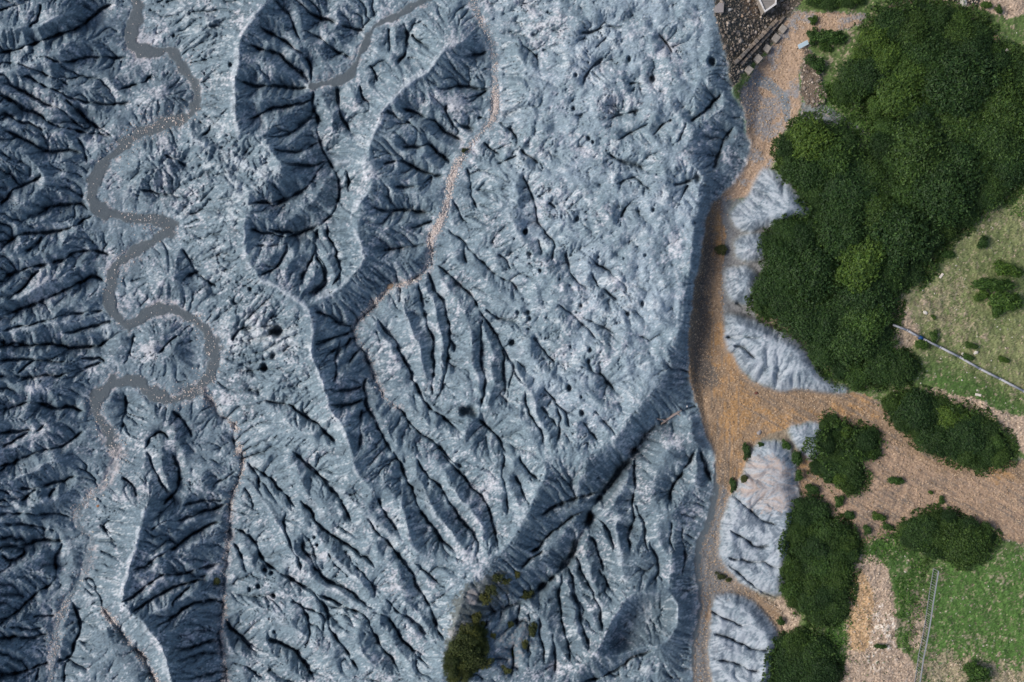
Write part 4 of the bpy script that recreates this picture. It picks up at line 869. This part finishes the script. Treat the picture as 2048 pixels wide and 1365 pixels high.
rock(1926,709,4.5,'pale stone leaning on the grey pipe at its middle',me=own_rock(125,M_pale))
rock(1850,626,5,'pale pink stone in the dry part of the meadow',me=own_rock(126,M_pale))
rock(1512,786,4.5,'dark red rock at the upper edge of the orange wash',me=own_rock(127,mat('dark_red_stone',(.14,.06,.045),var=.2,bscale=5)))
rock(1374,813,3,'small white stone at the edge of the cliff foot above the driftwood',me=own_rock(128,M_white),asp=.7)
# flat slab
bm=bmesh.new(); vs=[bm.verts.new(Vector((x*S,-y*S,0))) for x,y in [(-9,8),(-7,-2),(0,-9),(9,-7),(8,9),(-3,10)]]
f=bm.faces.new(vs); r_=bmesh.ops.extrude_face_region(bm,geom=[f]); 
for v_ in r_['geom']:
    if isinstance(v_,bmesh.types.BMVert): v_.co.z+=.35
bmesh.ops.recalc_face_normals(bm,faces=bm.faces); sl_o=link('stone_slab',bm_mesh('stone_slab',bm),M_slab); p=spot(1437,17); sl_o.location=(p.x,p.y,p.z-.05); tag(sl_o,'flat grey slab lying on the dark rubble at the cliff edge','rock')
# stones lying along the gullies
GRP=[(CH[3][0],5,60,(.42,1.0),'small cream rock in the stony central gully below the top edge','rocks of the upper central gully'),
(CH[4][0],4,45,(0,.9),'small cream rock in the narrow lower part of the central gully','rocks of the lower central gully'),
(CH[0][0],17,34,(.25,1),'small cream rock beside the upper meanders of the left stream','rocks of the upper left meanders'),
(CH[1][0],17,44,(0,1),'small cream rock beside the lower meanders of the left stream','rocks of the lower left meanders'),
(CH[2][0],9,14,(.1,.8),'small pale rock along the thin lower part of the left stream','rocks of the lower left stream'),
(CH[7][0],5,16,(0,1),'small pale rock in the gully that starts at the large meander bend','rocks below the meander bend'),
(CH[8][0],4,44,(0,1),'small cream rock in the straight gully of the lower left','rocks of the straight gully'),
(CH[9][0],5,26,(0,1),'small cream rock in the slanting gully of the bottom left','rocks of the slanting gully')]
def along(pts,t):
    q=np.array(smooth_line(pts)); L=np.concatenate([[0],np.cumsum(np.hypot(*(q[1:]-q[:-1]).T))]); x=t*L[-1]
    return np.interp(x,L,q[:,0]),np.interp(x,L,q[:,1])
clus=[]
for pts,wd,n_,(t0,t1),lab,g_ in GRP:
    cl=[RN.uniform(t0,t1) for _ in range(max(3,n_//6))]
    for k in range(n_):
        t=min(1,max(0,RN.choice(cl)+RN.gauss(0,.03))); u,v=along(pts,t); u+=RN.gauss(0,wd*.7); v+=RN.gauss(0,wd*.7)
        if 0<u<2048 and 0<v<1365: rock(u,v,RN.choice([1.3,1.5,1.7,1.9,2.3,2.8]),lab,g_)
    clus.append((pts,wd,cl,n_))
# pebbles: far too many to count
r=np.random.default_rng(77); ico=None
bm=bmesh.new(); bmesh.ops.create_icosphere(bm,subdivisions=1,radius=1); 
bm.verts.ensure_lookup_table(); bm.faces.ensure_lookup_table(); IV=np.array([v.co for v in bm.verts]); IF=np.array([[v.index for v in f.verts] for f in bm.faces]); bm.free()
OV=np.array([[1,0,0],[-1,0,0],[0,1,0],[0,-1,0],[0,0,.8],[0,0,-.8]],float); OF=np.array([[0,2,4],[2,1,4],[1,3,4],[3,0,4],[2,0,5],[1,2,5],[3,1,5],[0,3,5]])
def pebbles(name,label,uv,size,c0,c1,seed):
    r=np.random.default_rng(seed); n=len(uv); z=samp(h,uv[:,0],uv[:,1]); k_=S*(HC-z)/HC; c=np.stack([(uv[:,0]-1024)*k_,-(uv[:,1]-682.5)*k_,z+size*.1],1)
    s=size*(.5+r.random((n,1,1))**2*1.1); V=OV[None]*(1+.3*r.standard_normal((n,6,3)))*s*np.array([1,.8,.7]); a=r.random((n,1))*6.28
    Vx=V[...,0]*np.cos(a)-V[...,1]*np.sin(a); Vy=V[...,0]*np.sin(a)+V[...,1]*np.cos(a); V=np.stack([Vx,Vy,V[...,2]],-1)+c[:,None]
    F=(OF[None]+6*np.arange(n)[:,None,None]).reshape(-1,3); m=r.random((n,1)); cols=np.repeat((np.array(c0)*(1-m)+np.array(c1)*m)*(.75+.5*r.random((n,1))),6,0)
    return tag(link(name,np_mesh(name,V.reshape(-1,3),F,cols,False),M_pebble),label,'gravel',kind='stuff')
uv=[]
for pts,wd,cl,n_ in clus:
    k=n_*(40 if wd<10 else 15); t=np.clip(np.array(cl)[r.integers(0,len(cl),k)]+r.normal(0,.035,k),0,1); t=np.where(r.random(k)<.3,r.random(k),t)
    u,v=along(pts,t); uv.append(np.stack([u+r.normal(0,wd*.8,k),v+r.normal(0,wd*.8,k)],1))
pebbles('gully_pebbles','cream and pinkish pebbles strewn along the gully floors',np.concatenate(uv),.085,(.46,.39,.36),(.66,.60,.56),1)
def scat(mask,n,seed):
    r=np.random.default_rng(seed); m=mask>.5+.4*r.random(mask.shape); jj,ii=np.nonzero(m); s=r.integers(0,len(jj),n); return np.stack([gx[ii[s]]+r.uniform(-1,1,n),gy[jj[s]]+r.uniform(-1,1,n)],1)
pebbles('wash_gravel','orange and cream gravel covering the wash floor',scat(np.clip(W1+W2,0,1),15000,2),.075,(.30,.20,.12),(.52,.40,.28),2)
pebbles('sand_patch_gravel','cream gravel on the bare sandy patches',scat(tan*(1-clay),4500,3),.075,(.42,.32,.22),(.66,.58,.48),3)
pebbles('bank_rubble','brown and grey rubble on the dark bank beside the weir',scat(np.clip(rub+rub2,0,1)*(1-clay),2200,4),.13,(.09,.08,.065),(.36,.30,.24),4)
pebbles('large_rubble','angular brown and grey blocks on the dark bank beside the weir',scat(np.clip(rub+rub2,0,1)*(1-clay),300,14),.30,(.12,.10,.085),(.42,.36,.30),14)
pebbles('meadow_stones','pale little stones scattered in the meadow grass',scat(grass*(GU>1780)*(1-soft("1738 30 1985 70 2120 120 2120 330 1930 452 1843 560 1780 640 1700 400",2,1,5)),420,6),.09,(.45,.42,.36),(.68,.64,.56),6)
# ---------------------------------------------------------------- weir of stone courses and five blocks
def seg3(a,b,hz=0): pa=spot(*a); pb=spot(*b); return pa,pb
weir=empty('stone_weir',spot(1517,84)); tag(weir,'long slanting weir of two stone courses between the dark rubble and the gravel','weir')
WR=random.Random(9)
for k,(a,b,n_,wd_,zt) in enumerate([((1470,127),(1553,42),15,.42,.55),((1482,130),(1568,34),15,.36,.42)]):
    pa=spot(*a,.3); pb=spot(*b,.3); d=pb-pa; L=d.length/n_; az=math.atan2(d.y,d.x)
    z_=max(pa.z,pb.z,spot((a[0]+b[0])/2,(a[1]+b[1])/2).z)-.35
    for i in range(n_):
        c=pa.lerp(pb,(i+.5)/n_); bm=bmesh.new(); box_bm(bm,L*.93,wd_*WR.uniform(.8,1.15),zt+.9,bev=.05,jit=.025,rnd=WR)
        o=link('block',bm_mesh('block',bm),M_wallstone,weir); o.location=Vector((c.x,c.y,G(c.x,c.y)-.3+zt*.5+WR.uniform(-.05,.05)))-weir.location; o.rotation_euler=(0,0,az+WR.uniform(-.05,.05))
pos=[('uppermost',1566,58),('second from the top',1552,77),('middle',1534,97),('second from the bottom',1516,118),('lowest',1498,140)]
for i,(nm,u,v) in enumerate(pos):
    p=spot(u,v,.4); bm=bmesh.new(); box_bm(bm,.82+.05*(i%2),.78,1.1,bev=.05,jit=.03,rnd=WR)
    o=link('concrete_block',bm_mesh('concrete_block',bm),M_conc); o.location=(p.x,p.y,p.z-.05); o.rotation_euler=(0,0,math.radians(52+WR.uniform(-5,5)))
    tag(o,f'{nm} of the five square concrete blocks beside the stone weir','block','square concrete blocks beside the weir')
# ---------------------------------------------------------------- small hut at the top edge
hut=empty('hut',spot(1535,5,1.6)); hz=hut.location.z+1.7; tag(hut,'small hut with white parapet and ribbed grey roof at the top edge','hut')
def Wl(u,v,z,o): return Wp(u,v,z)-o.location
outer=[(1505,-2),(1524,31),(1531,27),(1553,11),(1556,-60),(1490,-60)]
top_o=[(1517,-4),(1530,24),(1552,9),(1556,-60),(1505,-60)]
def ring_prism(name,poly,inset,z0,z1,m,parent):
    cx=sum(p[0] for p in poly)/len(poly); cy=sum(p[1] for p in poly)/len(poly); n=len(poly)
    o_=[Wl(u,v,z1,parent) for u,v in poly]; c=sum(o_,Vector())/n
    i_=[c+(q-c)*(1-inset/((q-c).length)) for q in o_]; bm=bmesh.new()
    R=[[bm.verts.new(Vector((q.x,q.y,zz-parent.location.z))) for q in Q] for Q,zz in ((o_,z0),(o_,z1),(i_,z1),(i_,z1-.3))]
    for a_,b_ in zip(R[:-1],R[1:]):
        for j in range(n): bm.faces.new((a_[j],a_[(j+1)%n],b_[(j+1)%n],b_[j]))
    bmesh.ops.recalc_face_normals(bm,faces=bm.faces); return link(name,bm_mesh(name,bm),m,parent),i_
TP=[(1506,-30),(1514,-8),(1530,25),(1553,9),(1555,-40),(1545,-60),(1515,-60)]
wl,_=ring_prism('wall',[(u+(1 if u<1530 else -1),v-1) for u,v in TP],.12,hut.location.z-1.5,hz-.16,M_conc,hut)
pr,inn=ring_prism('parapet',TP,.22,hz-.15,hz,M_white,hut)
bm=bmesh.new(); vs=[bm.verts.new(Vector((q.x,q.y,hz-.2-hut.location.z))) for q in inn]; bm.faces.new(vs); bmesh.ops.recalc_face_normals(bm,faces=bm.faces); rf=link('roof',bm_mesh('roof',bm),M_roof,hut)
c=sum(inn,Vector())/len(inn)
for k in range(-6,7):
    y=c.y+k*.28; xs=[]
    for i in range(len(inn)):
        a_,b_=inn[i],inn[(i+1)%len(inn)]
        if (a_.y>y)!=(b_.y>y): xs.append(a_.x+(b_.x-a_.x)*(y-a_.y)/(b_.y-a_.y))
    if len(xs)==2 and abs(xs[0]-xs[1])>.3:
        bm=bmesh.new(); box_bm(bm,abs(xs[0]-xs[1])-.06,.07,.05); o=link('rib',bm_mesh('rib',bm),M_roof,rf); o.location=((xs[0]+xs[1])/2,y,hz-.175-hut.location.z)
# base apron of the hut, sloping grey wall on its left
bm=bmesh.new(); q=[Wl(1504,-10,hut.location.z+.1,hut),Wl(1523,31,hut.location.z+.1,hut),Wl(1530,26,hz-.4,hut),Wl(1513,-8,hz-.4,hut)]; q2=[a+Vector((.25,.1,-.6)) for a in q]
A_=[bm.verts.new(a) for a in q]; B_=[bm.verts.new(a) for a in q2]; bm.faces.new(A_); bm.faces.new(B_[::-1])
for j in range(4): bm.faces.new((A_[j],B_[j],B_[(j+1)%4],A_[(j+1)%4]))
bmesh.ops.recalc_face_normals(bm,faces=bm.faces); link('buttress',bm_mesh('buttress',bm),M_conc,hut)
# ---------------------------------------------------------------- pale blue board on two posts
sg=empty('sign_board',spot(1606,90,.6),math.radians(28)); tag(sg,'pale blue rectangular board on short posts between the weir and the thicket','sign')
bm=bmesh.new(); box_bm(bm,1.25,.5,.05,Matrix.Translation((0,0,.7))@Matrix.Rotation(.35,4,'X'),bev=.008); link('panel',bm_mesh('panel',bm),M_panel,sg)
for s in (-.5,.5):
    bm=bmesh.new(); box_bm(bm,.06,.06,1.0,Matrix.Translation((s,.0,.17))); link('post',bm_mesh('post',bm),M_dsteel,sg)
# ---------------------------------------------------------------- boards lying in the meadow
for u,v,a,l,lab in [(1881.5,552,52,.62,'white board lying in the dry upper meadow'),(1955,790,-12,.68,'white board lying in the green grass below the pipe')]:
    o=empty('board',spot(u,v),math.radians(a)); o.location.z+=.12; tag(o,lab,'board'); 
    for s in (-1,1):
        bm=bmesh.new(); box_bm(bm,l,.125,.05,bev=.008); k=link('plank',bm_mesh('plank',bm),M_plank,o); k.location=(0,s*.066,.03)
    for s in (-1,1):
        bm=bmesh.new(); box_bm(bm,.06,.24,.05); k=link('batten',bm_mesh('batten',bm),M_wood,o); k.location=(s*l*.35,0,-.025)
# ---------------------------------------------------------------- driftwood
def log(pxs,rads,lab,zoff=.15):
    ps=[spot(u,v) for u,v in pxs]; zz=[p.z for p in ps]; z0_,z1_=zz[0],zz[-1]; z0_=max(z0_,max(zz)-1.2); z1_=max(z1_,max(zz)-.6)
    o=empty('driftwood_log',ps[0]); pts=[]
    for i,(q,p) in enumerate(zip(pxs,ps)):
        z_=max(z0_+(z1_-z0_)*i/(len(ps)-1),p.z)+zoff; pts.append(Wp(q[0],q[1],z_)-o.location)
    bm=bmesh.new(); tube_bm(bm,pts,rads,8); link('trunk',bm_mesh('trunk',bm,True),M_wood,o)
    bm=bmesh.new(); b0=pts[-2].lerp(pts[-1],.3); tube_bm(bm,[b0,b0+Vector((.3,-.15,.1)),b0+Vector((.55,-.35,.02))],[.08,.06,.03],6); link('branch',bm_mesh('branch',bm,True),M_wood,o)
    return tag(o,lab,'log')
log([(1322,849),(1334,840),(1348,830),(1363,821)],[.10,.15,.15,.20],'bleached driftwood log lying across the head of the dark gully')
log([(1314,838),(1322,840),(1331,839)],[.05,.06,.05],'thin bleached stick left of the driftwood log')
# ---------------------------------------------------------------- pipe
PP_=[(1786,650),(1815,661),(1842,676),(1880,695),(1920,715),(1960,738),(2000,758),(2048,783),(2120,820)]
pipe=empty('water_pipe',spot(1842,676)); tag(pipe,'long straight grey pipe crossing the meadow with a blue coupling','pipe')
ps=[]
for u,v in PP_: q=spot(u,v,.45); ps.append(Vector((q.x,q.y,q.z+.42)))
for i in range(1,len(ps)-1): ps[i].z=(ps[i-1].z+ps[i].z+ps[i+1].z)/3
for i in range(len(ps)-1):
    bm=bmesh.new(); tube_bm(bm,[ps[i]-pipe.location,ps[i+1]-pipe.location],[.13,.13],10); link('pipe_section',bm_mesh('pipe_section',bm,True),M_pipe,pipe)
    d=(ps[i+1]-ps[i]).normalized(); bm=bmesh.new()
    if i: tube_bm(bm,[ps[i]-d*(.22 if i==2 else .08)-pipe.location,ps[i]+d*(.22 if i==2 else .08)-pipe.location],[.24 if i==2 else .155]*2,10); link('coupling' if i==2 else 'joint',bm_mesh('coupling',bm,True),M_blue if i==2 else M_pipe,pipe)
    bm=bmesh.new(); c=ps[i].lerp(ps[i+1],.5); box_bm(bm,.22,.30,.55); o=link('support',bm_mesh('support',bm),M_conc,pipe); o.location=c-pipe.location-Vector((0,0,.39)); o.rotation_euler=(0,0,math.atan2(d.y,d.x))
# ---------------------------------------------------------------- fence
FB=[(1866,1137),(1861,1167),(1856,1197),(1852,1225),(1848,1250),(1843,1277),(1836,1311),(1832,1340),(1828,1365),(1824,1392),(1820,1420)]
fence=empty('metal_fence',spot(1852,1225)); tag(fence,'grey metal picket fence running along the left side of the lower meadow','fence')
fp=[spot(u,v) for u,v in FB]; FH=1.35
def bar(name,a,b,w_,m,parent,n=4):
    bm=bmesh.new(); tube_bm(bm,[a-parent.location,b-parent.location],[w_,w_],n); return link(name,bm_mesh(name,bm),m,parent)
for i,p in enumerate(fp): bar('post',p-Vector((0,0,.3)),p+Vector((0,0,FH+.06)),.05,M_steel,fence)
for i in range(len(fp)-1):
    a,b=fp[i],fp[i+1]
    for z_,w_ in ((.12,.035),(FH,.075)): bar('rail',a+Vector((0,0,z_)),b+Vector((0,0,z_)),w_,M_steel,fence)
    for k in range(1,6):
        c=a.lerp(b,k/6); bar('picket',c+Vector((0,0,.02)),c+Vector((0,0,FH-.04)),.022,M_steel,fence)
